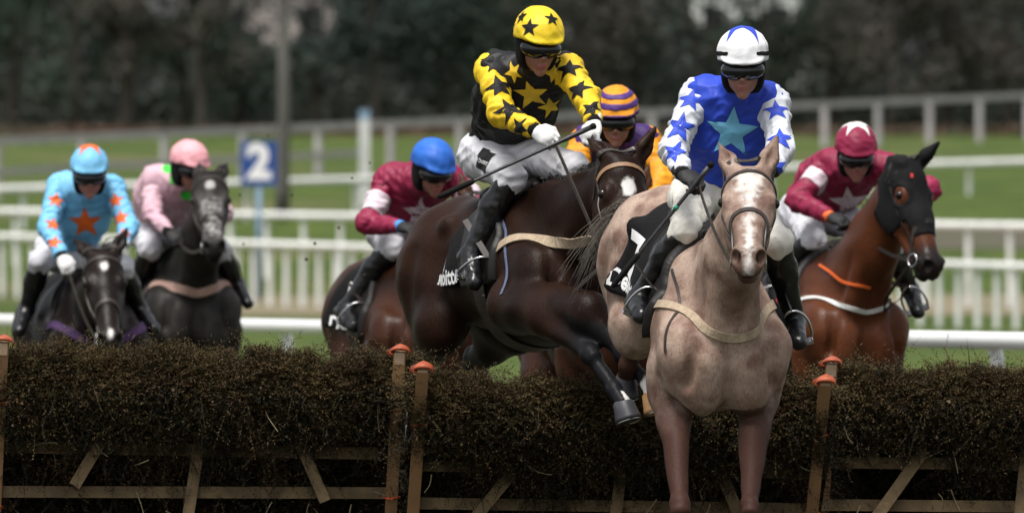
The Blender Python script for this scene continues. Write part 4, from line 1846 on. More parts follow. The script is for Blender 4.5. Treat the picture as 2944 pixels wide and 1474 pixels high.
def sprigs(B, D, Ln, r, nn=13, tone=None, nl=.019, nw=.0022):
    """conifer-like sprigs: a thin stem with needles round it"""
    n = len(B)
    D = D / np.linalg.norm(D, axis=1)[:, None]
    ref = np.where(np.abs(D[:, 2:3]) > .9, A(1, 0, 0)[None], A(0, 0, 1)[None])
    U = np.cross(D, ref)
    U /= np.linalg.norm(U, axis=1)[:, None]
    Wv = np.cross(D, U)
    t = (np.arange(nn) + .6) / nn
    ph = r.uniform(0, 6.28, (n, nn)) + np.arange(nn)[None] * 2.4
    pos = B[:, None] + D[:, None] * (Ln[:, None] * t[None])[..., None]
    droop = A(0, 0, -.10)[None, None] * (Ln[:, None] * t[None] ** 2)[..., None]
    pos = pos + droop
    rad = np.cos(ph)[..., None] * U[:, None] + np.sin(ph)[..., None] * Wv[:, None]
    nd = D[:, None] * .75 + rad
    nd /= np.linalg.norm(nd, axis=2)[..., None]
    side = np.cross(nd, r.normal(size=(n, nn, 3)))
    side /= np.linalg.norm(side, axis=2)[..., None]
    l = nl * r.uniform(.6, 1.3, (n, nn, 1)) * (1.1 - .5 * t)[None, :, None]
    tri = np.stack([pos - side * nw, pos + side * nw, pos + nd * l], 2).reshape(-1, 3)
    T = np.arange(len(tri)).reshape(-1, 3)
    e = B + D * Ln[:, None] + A(0, 0, -.10)[None] * Ln[:, None]
    st = np.stack([B - U * .002, B + U * .002, e], 1).reshape(-1, 3)
    T2 = np.arange(len(st)).reshape(-1, 3) + len(tri)
    tn = np.concatenate([np.repeat(tone, nn * 3), np.repeat(tone * .3, 3)])
    return np.vstack([tri, st]), np.vstack([T, T2]), tn


def hurdle(label, tl, tr, bl, br, seed, rails, posts, brush_top=.02, n_sprig=17000, sag=0.0, caps=(True, True), thick=.17):
    r = np.random.default_rng(seed)
    tl, tr, bl, br = (np.asarray(q) for q in (tl, tr, bl, br))
    root_w = (bl + br) / 2
    root_w = A(root_w[0], root_w[1], 0)
    root = empty('hurdle', tuple(root_w))
    tag(root, label, 'hurdle', 'hurdle panels set side by side')
    X = unit(tr - tl)
    F = A(0, -1, 0)                                   # towards the landing side

    def at(s, t):
        return (tl * (1 - s) + tr * s) * t + (bl * (1 - s) + br * s) * (1 - t) - root_w
    # posts
    for k, (a, b) in enumerate(((bl, tl), (br, tr))):
        a, b = a - root_w + F * .12, b - root_w + F * .12
        up = unit(b - a)
        mb = MB()
        mb.bar(a, b, .052, .05, up=X)
        p_ = mb.build('post', M_WOOD, root)
        if caps[k]:
            mb = MB()
            mb.box(b - up * .028 + F * .0265, (.022, .0015, .027), (X, F, up))
            mb.build('sawn_face', M_WOODEND, p_)
            pts = [b + X * -.036 - up * .016, b + X * -.032 + up * .008, b + up * .020 + F * .01, b + X * .034 + up * .010, b + X * .045 - up * .012]
            pts = spline(pts, 12)
            V, Q = ribbon_np(pts, np.tile(up, (12, 1)), .052, .012)
            obj('pad', V, Q, M_PAD, p_)
        for t in (.40 + .05 * k, .78):
            q = a + (b - a) * t
            loop = [q + X * .034 * math.cos(w) * 1.0 + F * .034 * math.sin(w) + up * .006 * math.sin(w * 2 + k) for w in np.linspace(0, 6.283, 13)]
            mb = MB()
            mb.tube(loop, .0045, 5)
            mb.build('twine', M_TWINE, p_, True)
    for nm, a, b, w, m_ in rails:
        mb = MB()
        mb.bar(np.asarray(a) - root_w, np.asarray(b) - root_w, w, .024)
        mb.build(nm, m_, root)
    # core of the brush
    ns = 40
    sec = []
    prof = [(.16, .05), (.16, .42), (thick * .55, .62), (thick * .75, .80), (thick * .6, .93), (0, .975), (-thick * .6, .93), (-thick * .75, .80), (-.08, .5), (-.08, .05)]
    prof = [(-.02, .03), (-.01, .62), (thick * .55, .72), (thick * .72, .81), (thick * .5, .90), (0, .94), (-thick * .6, .90), (-thick * .75, .80), (-.10, .5), (-.10, .05)]
    for i in range(ns + 1):
        s_ = -.03 + 1.06 * i / ns
        bump = .013 * math.sin(s_ * 23 + seed) + .010 * math.sin(s_ * 51)
        for (o_, t_) in prof:
            sec.append(at(s_, t_ + (bump if t_ > .6 else 0) - sag * math.sin(math.pi * s_) * (t_ > .6)) + F * o_ + r.normal(size=3) * .008)
    m_ = len(prof)
    Q = [(i * m_ + j, (i + 1) * m_ + j, (i + 1) * m_ + (j + 1) % m_, i * m_ + (j + 1) % m_) for i in range(ns) for j in range(m_)]
    co = obj('brush_core', sec, np.array(Q), M_CORE, root)
    co['kind'] = 'stuff'
    # sprigs: the bulging top, the front above the rails, and looser ones between the rails
    B, D, Ln, Tn = [], [], [], []

    def put(n, fs, fo, ft, fd, l0, l1, t0, t1):
        s_ = r.uniform(-.025, 1.025, n) if fs is None else fs
        o_, t_ = fo(n), ft(n)
        wav = .013 * np.sin(s_ * 23 + seed) + .010 * np.sin(s_ * 51) + .007 * np.sin(s_ * 90 + 1) + .006 * np.sin(s_ * 157 + seed)
        t_ = t_ + wav * (t_ > .6) - sag * np.sin(math.pi * s_) * (t_ > .6)
        top = tl[None] * (1 - s_)[:, None] + tr[None] * s_[:, None]
        bot = bl[None] * (1 - s_)[:, None] + br[None] * s_[:, None]
        b_ = top * t_[:, None] + bot * (1 - t_)[:, None] - root_w + F[None] * o_[:, None] + r.normal(size=(n, 3)) * .012
        B.append(b_)
        d_ = fd(n, s_)
        d_ = d_ + .75 * np.stack([np.sin(s_ * 63 + t_ * 21 + seed) + np.sin(s_ * 128 - t_ * 35), .3 * np.cos(s_ * 70 + t_ * 30), .6 * np.cos(s_ * 81 - t_ * 44 + seed)], 1)
        D.append(d_)
        Ln.append(r.uniform(l0, l1, n))
        tuft = .5 + .25 * np.sin(s_ * 66 + t_ * 24 + seed) + .25 * np.sin(s_ * 133 - t_ * 38 + 2 * seed)
        kill = r.random(n) > .42 + 1.0 * tuft
        B[-1][kill] += F * -.12
        clump = .5 + .5 * np.sin(s_ * 17 + seed * 1.7 + t_ * 9) * np.cos(s_ * 41 + t_ * 23 + seed)
        Tn.append(np.clip(t0 + (t1 - t0) * (.55 * clump + .45 * r.random(n)), 0, 1))
    # crown of the brush (an arc over the top)
    nA = int(n_sprig * .50)
    ang = r.uniform(-.9, 2.0, nA)                     # 0 = up, pi/2 = forward
    put(nA, None, lambda n: thick * .72 * np.sin(ang), lambda n: .815 + .135 * np.cos(ang),
        lambda n, s_: np.stack([r.normal(0, .55, n), -np.sin(ang) + r.normal(0, .3, n), np.cos(ang) + r.normal(0, .3, n)], 1), .03, .075, .12, 1.0)
    nB = int(n_sprig * .30)  # front and lower sprigs: shade worked into darker tones, besides dark conifer green
    put(nB, None, lambda n: r.uniform(.05, thick * .8, n), lambda n: r.uniform(.68, .86, n),
        lambda n, s_: np.stack([r.normal(0, .6, n), -np.abs(r.normal(.6, .3, n)), r.normal(-.55, .5, n)], 1), .05, .11, .0, .45)
    nC = int(n_sprig * .20)
    put(nC, None, lambda n: r.uniform(-.03, .015, n), lambda n: r.uniform(.22, .70, n),
        lambda n, s_: np.stack([r.normal(0, .8, n), -np.abs(r.normal(.35, .3, n)), r.normal(-.2, .7, n)], 1), .06, .16, .0, .42)
    # tufts that spill over the rails
    nD = int(n_sprig * .10)
    cs_ = r.uniform(0, 1, 9)
    sD = np.clip(cs_[r.integers(9, size=nD)] + r.normal(0, .035, nD), .01, .99)
    put(nD, sD, lambda n: r.uniform(.05, .115, n), lambda n: .72 - np.abs(r.normal(0, .14, n)),
        lambda n, s_: np.stack([r.normal(0, .6, n), -np.abs(r.normal(.3, .2, n)), r.normal(-.8, .4, n)], 1), .06, .15, .0, .55)
    # matted twigs lying along the brush
    nM = int(n_sprig * .11)
    am = r.uniform(-.6, 2.2, nM)
    put(nM, None, lambda n: thick * .86 * np.sin(am), lambda n: .815 + .15 * np.cos(am) - .05 * (am > 1.6),
        lambda n, s_: np.stack([r.choice([-1.0, 1.0], n) * r.uniform(1.2, 2.2, n), -.35 * np.sin(am), .35 * np.cos(am) + r.normal(0, .35, n) - .3 * (am > 1)], 1), .10, .20, .3, 1.0)
    # longer broken twigs standing out of the top
    nE = 60
    put(nE, None, lambda n: r.uniform(-.05, .10, n), lambda n: r.uniform(.93, .97, n),
        lambda n, s_: np.stack([r.normal(0, .7, n), r.normal(-.2, .4, n), np.abs(r.normal(1, .3, n))], 1), .07, .12, .3, 1.0)
    B, D, Ln, Tn = np.concatenate(B), np.concatenate(D), np.concatenate(Ln), np.concatenate(Tn)
    V, T, tn = sprigs(B, D, Ln, r, tone=Tn)
    o = obj('brush', V, T, M_BRUSH, root, False)
    o['kind'] = 'stuff'
    attr(o, 'tone', tn)
    # cut ends of stems and bare stalks showing in the front
    mb = MB()
    for _ in range(26):
        q = at(r.uniform(.03, .97), r.uniform(.66, .86)) + F * r.uniform(thick * .8, thick * 1.0)
        dr = unit(F + r.normal(size=3) * .25)
        mb.tube([q - dr * .04, q], r.uniform(.004, .0075), 7)
    o = mb.build('cut_stem', M_CUT, root)
    o['kind'] = 'stuff'
    mb = MB()
    for _ in range(18):
        q = at(r.uniform(.03, .97), r.uniform(.3, .85)) + F * r.uniform(.10, thick * .95)
        dr = unit(A(r.normal() * .6, -.15, -1 + r.normal() * .7))
        ln = r.uniform(.05, .13)
        mb.tube(spline([q, q + dr * ln * .5 + r.normal(size=3) * .008, q + dr * ln], 5), np.linspace(.0028, .0012, 5), 4, caps=False)
    o = mb.build('stalk', mat('dry_stalk', (.22, .17, .09), (.30, .25, .15), 20, rough=.8), root)
    o['kind'] = 'stuff'
    return root


dT, dB = 49.15, 49.55
W1, W2 = M_WOOD, M_WOOD2
fd = 49.25
hurdle('left hurdle panel stuffed with brown brush, standing tallest', P(12, 985, dT), P(1150, 1012, dT), P(-25, 1765, dB), P(1108, 1765, dB), 11,
       [('rail', P(-5, 1283, fd), P(1140, 1304, fd), .052, W2), ('rail', P(-15, 1412, fd), P(1130, 1416, fd), .05, W2),
        ('slat', P(590, 1160, fd - .03), P(538, 1500, fd - .03), .05, W2),
        ('brace', P(352, 1165, fd - .055), P(214, 1395, fd - .055), .05, W2), ('brace', P(842, 1225, fd - .055), P(935, 1440, fd - .055), .048, W2),
        ('rail', P(-20, 1640, fd), P(1120, 1640, fd), .05, W2)], None)
dT2, dB2 = 48.75, 49.3
fd = 48.95
hurdle('middle hurdle panel pushed low under the jumping horses', P(1216, 1062, dT2), P(2370, 1100, dT2), P(1168, 1775, dB2), P(2300, 1775, dB2), 12,
       [('rail', P(1195, 1336, fd), P(2345, 1360, fd), .05, W2), ('rail', P(1185, 1445, fd), P(2335, 1462, fd), .05, W2),
        ('slat', P(1792, 1300, fd - .03), P(1765, 1520, fd - .03), .05, W2),
        ('brace', P(1532, 1286, fd - .055), P(1370, 1482, fd - .055), .05, W2), ('brace', P(2040, 1280, fd - .055), P(2125, 1480, fd - .055), .05, W2),
        ('rail', P(1175, 1660, fd), P(2320, 1660, fd), .05, W2)], None, sag=.03)
dT3, dB3 = 49.25, 49.6
fd = 49.3
hurdle('right hurdle panel with dense dark brush', P(2388, 1046, dT3), P(3530, 1062, dT3), P(2345, 1765, dB3), P(3480, 1765, dB3), 13,
       [('rail', P(2370, 1328, fd), P(3510, 1340, fd), .05, W2), ('rail', P(2360, 1450, fd), P(3500, 1460, fd), .05, W2),
        ('brace', P(2660, 1290, fd - .055), P(2520, 1485, fd - .055), .05, W2), ('brace', P(2470, 1250, fd - .03), P(2520, 1330, fd - .03), .045, W2),
        ('slat', P(2960, 1200, fd - .03), P(2930, 1500, fd - .03), .05, W2),
        ('rail', P(2350, 1650, fd), P(3490, 1650, fd), .05, W2)], None)
# thin metal rod between the two left-hand posts
mb = MB()
mb.tube([P(1175, 1152, 48.93), P(1168, 1230, 48.93), P(1161, 1306, 48.93)], .004, 6)
rd = mb.build('metal_rod', M_STEEL, None, True)
tag(rd, 'thin shiny metal rod tied between the left and middle hurdle posts', 'rod')
# ------------------------------------------------------------------ coats
def marks_grey(q):
    V, u, v, s, hd = q['V'], q['u'], q['v'], q['s'], q['head']
    dark = np.zeros(len(V))
    for k, (near, t) in q['leg'].items():
        lo, hi = (-.36, .36) if k[0] == 'F' else (.30, .65)
        dark = np.maximum(dark, np.where(near & (V[:, 2] < 1.06), sstep(t, lo, hi) * sstep(-V[:, 2], -1.05, -.90), 0))
    wid = np.interp(u, [0, .06, .12, .2, .3, .4, .5, .62], [.015, .050, .044, .014, .004, .010, .006, .0])
    white = np.where(hd & (v > -.06), sstep(-np.abs(s), -wid - .035, -wid + .012) * sstep(u, .0, .04), 0) * .95
    dark = np.where(hd, np.maximum(dark, .75 * sstep(u, .47, .60)), dark)
    dark = np.where(hd, np.maximum(dark, .20 * sstep(u, -.05, .05)), dark)
    for b_, m_, t_, f_ in q['ears']:
        dark = np.maximum(dark, .55 * sstep(-np.linalg.norm(V - t_, axis=1), -.10, -.01))
    white = white * .86
    return dark, white


def marks_steel(q):
    dark, white = marks_dark((.10, .036))(q)
    u, v, s, hd = q['u'], q['v'], q['s'], q['head']
    face = np.where(hd & (v > -.06), sstep(u, .16, .24) * sstep(-u, -.56, -.46) * sstep(-np.abs(s), -.085, -.04), 0)
    return dark * .6, np.maximum(white, .42 * face)


def marks_dark(star=(.10, .035), snip=0.0, sock=(), legs=True, ring=.0, nose=(.50, .58)):
    def fn(q):
        V, u, v, s, hd = q['V'], q['u'], q['v'], q['s'], q['head']
        dark = np.zeros(len(V))
        white = np.zeros(len(V))
        for k, (near, t) in q['leg'].items():
            if legs:
                dark = np.maximum(dark, np.where(near & (V[:, 2] < 1.06), sstep(t, .15, .55) * sstep(-V[:, 2], -1.05, -.90), 0))
            if k in sock:
                white = np.maximum(white, np.where(near, sstep(t, .80, .88), 0))
        dark = np.where(hd, np.maximum(dark, .95 * sstep(u, *nose)), dark)
        if star:
            r = np.sqrt(((u - star[0]) / 1.2) ** 2 + s ** 2)
            white = np.maximum(white, np.where(hd & (v > 0), sstep(-r, -star[1], -star[1] * .55), 0))
        if snip:
            white = np.maximum(white, np.where(hd & (v > -.03), sstep(-np.abs(s), -.022, -.010) * sstep(u, snip, snip + .05) * sstep(-u, -.60, -.56), 0))
        return dark, white
    return fn


CO_GREY = coat_mat('rose_grey_coat', (.42, .315, .255), (.25, .170, .130), (.045, .019, .013), (.64, .61, .58), 5.0, .6, (.165, .098, .076), 11.0, specks=.095, grain=(.84, 1.12), spec=.15)
CO_DARK = coat_mat('dark_bay_coat', (.008, .004, .003), (.018, .008, .005), (.010, .010, .012), (.72, .70, .68), 4.0, .44, (.026, .011, .0068), 2.2, spec=.10)
CO_BAY = coat_mat('bay_coat', (.100, .031, .012), (.062, .019, .008), (.012, .010, .010), (.70, .68, .66), 4.0, .36)
CO_BROWN = coat_mat('brown_coat', (.050, .018, .009), (.030, .011, .006), (.015, .012, .011), (.70, .68, .66), 4.0, .38)
CO_SEAL = coat_mat('seal_brown_coat', (.011, .0055, .0036), (.007, .0038, .0026), (.011, .009, .008), (.70, .68, .66), 4.0, .4)
CO_STEEL = coat_mat('steel_grey_coat', (.020, .0175, .0155), (.009, .008, .007), (.006, .0055, .005), (.36, .35, .34), 9.0, .5, (.034, .030, .027), 5.0)

# ------------------------------------------------------------------ the grey in front
Mg = pose_matrix(12.5, -14, 0, (.60, 0, 1.12), P(2090, 1036, 46.65))
_g = lambda px, py, d: (P(px, py, d), True)
_l = lambda x, y, z: (A(x, y, z), False)
grey = make_horse('pale rose-grey horse landing in front, white face towards the camera', Mg, P(2153, 527, 46.32), P(2152, 748, 45.82), (0, -1, .45), CO_GREY, .0082,
                  legs={'FR': [_l(.43, -.18, .93), _g(1955, 1448, 46.45), _g(1962, 1610, 46.45), _g(1966, 1670, 46.40), _g(1968, 1720, 46.38)],
                        'FL': [_l(.43, .175, .93), _g(2156, 1455, 46.38), _g(2154, 1615, 46.38), _g(2156, 1675, 46.33), _g(2158, 1725, 46.31)],
                        'HR': [_l(-.36, -.16, 1.02), _g(1835, 940, 48.25), _g(1806, 1048, 48.35), _g(1800, 1085, 48.40), _g(1797, 1110, 48.42)],
                        'HL': [_l(-.38, .16, 1.02), _g(1990, 940, 48.2), _g(1950, 1040, 48.3), _g(1945, 1075, 48.4), _g(1940, 1100, 48.45)]},
                  ears=(P(2060, 400, 46.42), P(2226, 415, 46.36)), ear_len=.175, marks=marks_grey, width=.72, hw=.86, hwid=1.16, muscle=.0045,
                  tail=[P(1800, 600, 48.25), P(1752, 655, 48.3), P(1716, 722, 48.3), P(1690, 800, 48.35)], mane_col=(.060, .050, .040), mane_len=.07)
tack_head(grey, nose='grakle', width=.022)
saddle_cloth(grey, -.34, .20, 106, '7', 'Deloitte', .25, num_at=(-.275, 62), txt_at=(-.25, 90), txt_size=.11, sweep=.11)
saddle(grey)
breastplate(grey, M_TAN, .036)
strap('neck_strap', grey['bvh'], [(.30, -.25, 1.50), (.42, -.25, 1.42), (.54, -.22, 1.28), (.60, -.2, 1.18)], .012, .004, M_LEATHER, grey['root'], n=24, ctr=lambda q: A(q[0] * .9, 0, 1.25))

# ------------------------------------------------------------------ the dark bay over the hurdle
My = pose_matrix(25, 4, 0, (.60, 0, 1.12), P(1664, 808, 49.05))
bay = make_horse('dark brown horse stretched over the middle hurdle under the yellow jockey', My, P(1786, 482, 48.60), P(1812, 800, 48.28), (.42, -1, .35), CO_DARK, .0095,
                 legs={'FR': [_g(1572, 905, 48.78), _g(1698, 1016, 48.45), _g(1768, 1120, 48.32), _g(1792, 1158, 48.27), _g(1800, 1200, 48.27)],
                       'FL': [_g(1690, 900, 48.55), _g(1788, 1010, 48.40), _g(1862, 1100, 48.33), _g(1876, 1134, 48.29), _g(1882, 1176, 48.29)],
                       'HR': [_l(-.44, -.18, 1.0), _g(1228, 1030, 50.25), _g(1262, 1170, 50.45), _g(1262, 1220, 50.5), _g(1262, 1260, 50.5)],
                       'HL': [_l(-.42, .17, 1.0), _g(1370, 1040, 50.45), _g(1400, 1190, 50.6), _g(1398, 1240, 50.65), _g(1396, 1280, 50.65)]},
                 ears=(P(1690, 400, 48.66), P(1880, 372, 48.62)), ear_len=.17, marks=marks_dark((.15, .045), sock=('FL',)), pale_hoof=('FL',), width=.95, hw=.90, muscle=.005, hwid=1.14, mane_len=.06,
                 tail=[P(1225, 690, 50.3), P(1245, 830, 50.5), P(1262, 980, 50.55)])
tack_head(bay, brow=mat('tan_browband', (.20, .11, .055), (.26, .15, .08), 60, rough=.6))
saddle_cloth(bay, -.08, .14, 106, '1', 'Deloitte', .20, num_at=(-.22, 76), txt_at=(-.20, 97), txt_size=.095, sweep=.26)
saddle(bay)
breastplate(bay, M_TAN, .046)
strap('neck_strap', bay['bvh'], [(.20, -.25, 1.52), (.30, -.27, 1.42), (.40, -.27, 1.28), (.50, -.27, 1.10)], .014, .004, mat('blue_grey_strap', (.10, .13, .22), rough=.7), bay['root'], n=24, ctr=lambda q: A(q[0] * .9, 0, 1.25))

# ------------------------------------------------------------------ the horses behind
M7 = pose_matrix(18, 2, 0, (.60, 0, 1.12), P(2470, 965, 57.4))
h7 = make_horse('bay horse in a black hood with its head turned to the right', M7, P(2602, 490, 57.0), P(2692, 778, 56.73), (.75, -.8, .35), CO_BAY, .0115,
                ears=(P(2545, 452, 57.15), P(2682, 428, 57.0)), ear_len=.17, marks=marks_dark(None, nose=(.43, .50)), tail=[P(2250, 800, 58.6), P(2230, 900, 58.7)])
cQ = h7['Q']
cu, cv, cs = (h7[k][cQ].mean(1) for k in ('hu', 'hv', 'hsd'))
ih = h7['inhead'][cQ].all(1)
eyehole = (((cu - .168) / .050) ** 2 + ((cv - .005) / .042) ** 2 < 1) & (np.abs(cs) > .05)
shell('hood', h7['V'], cQ, ih & (cu < .30 + .10 * (cv > -.02)) & (cu > -.20) & ~eyehole & ((cv > -.16) | (cu > .1)), .006, M_CLOTH, h7['root'], h7['N'])
for sx in (-1, 1):
    decal('red_patch', rect_flat(.020, .014, 2, 2), h7['bvh'], h7['H'](.085, .08, sx * .045), h7['v'], h7['s'], 1.0, M_RED, h7['root'], off=.009)
tack_head(h7, nose='cavesson')
saddle_cloth(h7, -.30, .20, 95, '', '', trim=M_RED)
saddle(h7)
breastplate(h7, mat('white_strap', (.66, .66, .64), (.5, .5, .48), 30, rough=.7), .022)
M_ORANGE_T = mat('orange_strap', (.75, .13, .02), rough=.6)
strap('martingale_strap', h7['bvh'], [(.40, -.22, 1.58), (.56, -.20, 1.50), (.70, -.14, 1.40), (.76, 0, 1.36)], .014, .005, M_ORANGE_T, h7['root'], n=40, off=.006, ctr=lambda q: A(q[0] * .75, 0, 1.38))

M1 = pose_matrix(11, 0, 0, (.60, 0, 1.12), P(292, 1010, 63.0))
h1 = make_horse('dark brown horse with a small white star, head low at the far left', M1, P(295, 752, 62.4), P(318, 985, 62.0), (.1, -1, .5), CO_SEAL, .0125,
                ears=(P(215, 690, 62.5), P(374, 640, 62.5)), ear_len=.20, marks=marks_dark((.105, .030), .50), tail=[P(120, 900, 64.3), P(110, 1000, 64.4)])
tack_head(h1)
saddle_cloth(h1, -.30, .20, 95, '', '')
saddle(h1)
breastplate(h1, mat('purple_breastgirth', (.045, .014, .075), (.03, .01, .05), 20, rough=.8), .045, drop=.06)

M2 = pose_matrix(8, 6, 0, (.60, 0, 1.12), P(560, 905, 66.4))
h2 = make_horse('steel-grey horse with its head held high under the pink jockey', M2, P(602, 528, 66.0), P(616, 716, 65.56), (.05, -1, .55), CO_STEEL, .0125,
                ears=(P(572, 470, 66.1), P(650, 474, 66.1)), ear_len=.16, marks=marks_steel, tail=[P(460, 700, 67.8), P(450, 800, 68)])
tack_head(h2)
saddle_cloth(h2, -.34, .20, 95, '', '')
saddle(h2)
breastplate(h2, mat('pink_beige_strap', (.42, .27, .22), (.34, .22, .18), 30, rough=.8), .05)

M3 = pose_matrix(11, 0, 0, (.60, 0, 1.12), P(1222, 985, 57.9))
h3 = make_horse('brown horse half hidden behind the dark bay, white digits on its saddle cloth', M3, P(1372, 610, 57.4), P(1400, 850, 57.0), (.3, -1, .4), CO_BROWN, .0125,
                marks=marks_dark(None), tail=[P(1010, 850, 59.2), P(1000, 950, 59.3)])
tack_head(h3)
saddle_cloth(h3, -.40, .20, 98, '12', 'Deloitte', .24, trim=M_RED, num_at=(-.22, 66), txt_at=(-.24, 93), txt_size=.12)
saddle(h3)

M5 = pose_matrix(12, 0, 0, (.60, 0, 1.12), P(1790, 960, 54.6))
h5 = make_horse('brown horse hidden behind the two leaders, carrying the jockey in the striped cap', M5, P(1806, 580, 54.1), P(1818, 840, 53.7), (.1, -1, .4), CO_BROWN, .0135,
                marks=marks_dark(None), tail=[P(1700, 850, 55.8), P(1700, 950, 55.9)])
tack_head(h5)
saddle_cloth(h5, -.30, .20, 95, '', '')
saddle(h5)

# ------------------------------------------------------------------ silks
S = dict(rough=.55, bump=.30, bscale=14, spec=.35)
royal = mat('royal_blue_silk', (.020, .060, .50), (.017, .048, .42), 6, **S)
royal2 = mat('royal_blue_print', (.022, .065, .54), (.018, .05, .44), 6, rough=.6)
sky_b = mat('sky_blue_print', (.16, .46, .66), (.13, .40, .60), 8, rough=.6, specks=.10)
whites = mat('white_silk', (.66, .68, .73), (.56, .58, .63), 6, specks=.16, speck_scale=70, **S)
whiteb = mat('white_breeches', (.72, .70, .64), (.58, .56, .51), 7, specks=.17, speck_scale=60, rough=.7, bump=.3, bscale=16)
whiteb2 = mat('clean_breeches', (.62, .62, .66), (.50, .50, .54), 7, specks=.10, speck_scale=70, rough=.7, bump=.3, bscale=16)
yell = mat('yellow_silk', (.80, .56, .022), (.70, .46, .018), 6, specks=.13, speck_scale=70, **S)
yellh = mat('yellow_cap_silk', (.82, .60, .02), (.76, .52, .018), 6, specks=.20, speck_scale=70, **S)
yellp = mat('yellow_print', (.78, .54, .03), (.66, .42, .02), 8, rough=.6)
blk = mat('black_silk', (.004, .004, .0045), (.008, .008, .009), 8, **S)
blkp = mat('black_print', (.005, .005, .0055), rough=.65, spec=.3)
maroon = mat('maroon_silk', (.26, .012, .055), (.20, .009, .042), 6, **S)
pinkw = mat('white_pink_print', (.72, .62, .68), (.60, .50, .56), 8, rough=.6)
lblue = mat('light_blue_silk', (.20, .52, .80), (.16, .45, .72), 6, **S)
orange = mat('orange_print', (.80, .13, .012), rough=.6)
orang2 = mat('amber_silk', (.80, .32, .012), (.72, .26, .010), 6, specks=.10, speck_scale=70, **S)
purple = mat('purple_silk', (.060, .018, .16), (.045, .014, .12), 6, **S)
purplep = mat('purple_print', (.065, .02, .17), rough=.6)
pink = mat('pale_pink_silk', (.66, .44, .50), (.58, .37, .44), 6, **S)
pinkh = mat('pink_cap_silk', (.80, .38, .42), (.74, .33, .37), 6, **S)
green = mat('green_print', (.05, .72, .06), rough=.6)
blueh = mat('blue_cap_silk', (.022, .14, .56), (.018, .11, .48), 6, specks=.08, speck_scale=70, **S)
white_cap = mat('white_cap_silk', (.80, .80, .82), (.74, .74, .77), 6, specks=.18, speck_scale=60, **S)


def cap_star(p, m, size=.125, tilt=0.0, rot=180):
    d = unit(p['hu'] + p['hf'] * tilt)
    return decal('star', star_flat(rot=math.radians(rot), sub=7), p['helmet'][3], p['Hh'](0, 0, .06) + d * .1, d, -p['hf'] * -1, size, m, p['helmet'][0], off=.0025)


# ---- jockey on the grey
j6 = person('jockey in royal blue with a pale star and white starred sleeves on the grey', settle(jr(47.0, dict(
    head=(2136, 196, -.05), neck=(2116, 272, .13), shR=(2006, 276, .17), shL=(2220, 296, .13), elR=(1934, 430, .0), elL=(2246, 428, -.10), wrR=(1962, 498, -.20), hdR=(2004, 524, -.27),
    wrL=(2214, 492, -.30), hdL=(2186, 482, -.38), pelvis=(2062, 548, .42), hipR=(2000, 566, .38), hipL=(2122, 566, .38), knR=(1972, 664, -.06), knL=(2232, 695, -.08),
    anR=(1880, 858, .10), toR=(1862, 905, -.08), anL=(2284, 925, .12), toL=(2296, 980, -.06), strap='show')), grey),
    (-.04, -.96, -.20), (0, 0, 1), royal, whites, whiteb, white_cap, M_GLOVE, .0062, seed=3,
    whip=(P(2040, 478, 46.68), P(1762, 822, 46.75), 'long dark whip slanting down across the grey horse', mat('green_tape', (.01, .22, .13), rough=.6), .33))
star_on(j6['jersey'], j6['root_w'], 2104, 380, .112, sky_b, rot=-6, blend=.4)
for px, py, sz in ((1985, 285, .058), (1955, 366, .066), (1938, 438, .056)):
    star_on(j6['sleeveR'], j6['root_w'], px, py, sz, royal2, rot=-12)
for px, py, sz in ((2232, 318, .058), (2240, 398, .062), (2236, 480, .052)):
    star_on(j6['sleeveL'], j6['root_w'], px, py, sz, royal2, rot=10)
cap_star(j6, royal2, .112, tilt=-.28)
rein(grey, -1, P(2006, 530, 46.70), sag=.03)
rein(grey, 1, P(2190, 488, 46.60), sag=.03)
stirrups(grey, j6)

# ---- jockey in yellow and black
j4 = person('jockey in yellow and black with stars on jersey and yellow cap', settle(jr(49.2, dict(
    head=(1546, 132, -.02), neck=(1516, 208, .18), shR=(1412, 203, .22), shL=(1630, 200, .10), elR=(1442, 328, .0), wrR=(1538, 374, -.20), hdR=(1588, 402, -.26), elL=(1686, 284, -.12),
    wrL=(1708, 350, -.30), hdL=(1698, 390, -.36), pelvis=(1432, 428, .55), hipR=(1392, 448, .52), hipL=(1500, 444, .46), knR=(1470, 512, .10), knL=(1648, 482, .04), anR=(1396, 735, .16),
    toR=(1366, 812, .02), anL=(1690, 720, .25), toL=(1700, 800, .10), gripR=(.5, 0, .4))), bay),
    (.26, -.92, -.26), (.03, 0, 1), blk, yell, whiteb2, yellh, M_GLOVE_W, .0066, seed=9,
    whip=(P(1700, 366, 48.80), P(1262, 566, 48.62), 'long dark whip held across the white breeches of the yellow jockey'))
for px, py, sz, rt in ((1527, 272, .082, 0), (1354, 300, .07, 8), (1582, 306, .06, 20), (1424, 310, .04, 0), (1478, 208, .05, 30), (1592, 212, .05, 10)):
    star_on(j4['jersey'], j4['root_w'], px, py, sz, yellp, rot=rt)
for px, py, sz, rt in ((1425, 178, .062, 0), (1436, 250, .07, 10), (1466, 314, .068, 20), (1492, 368, .055, 40)):
    star_on(j4['sleeveR'], j4['root_w'], px, py, sz, blkp, rot=rt)
for px, py, sz, rt in ((1636, 198, .062, 0), (1664, 256, .064, -10), (1700, 312, .055, -10)):
    star_on(j4['sleeveL'], j4['root_w'], px, py, sz, blkp, rot=rt)
for px, py, sz, rt in ((1522, 80, .044, 0), (1586, 56, .036, -8), (1500, 50, .034, 10)):
    star_on(j4['helmet'], j4['root_w'], px, py, sz, blkp, rot=rt, blend=.8)
pt_ = decal_px('patch', rect_flat(.125, .085, 10, 8), j4['breeches'][3], j4['root_w'], 1388, 462, 1.0, blkp, j4['breeches'][0], up=(.32, 0, 1), blend=.7)
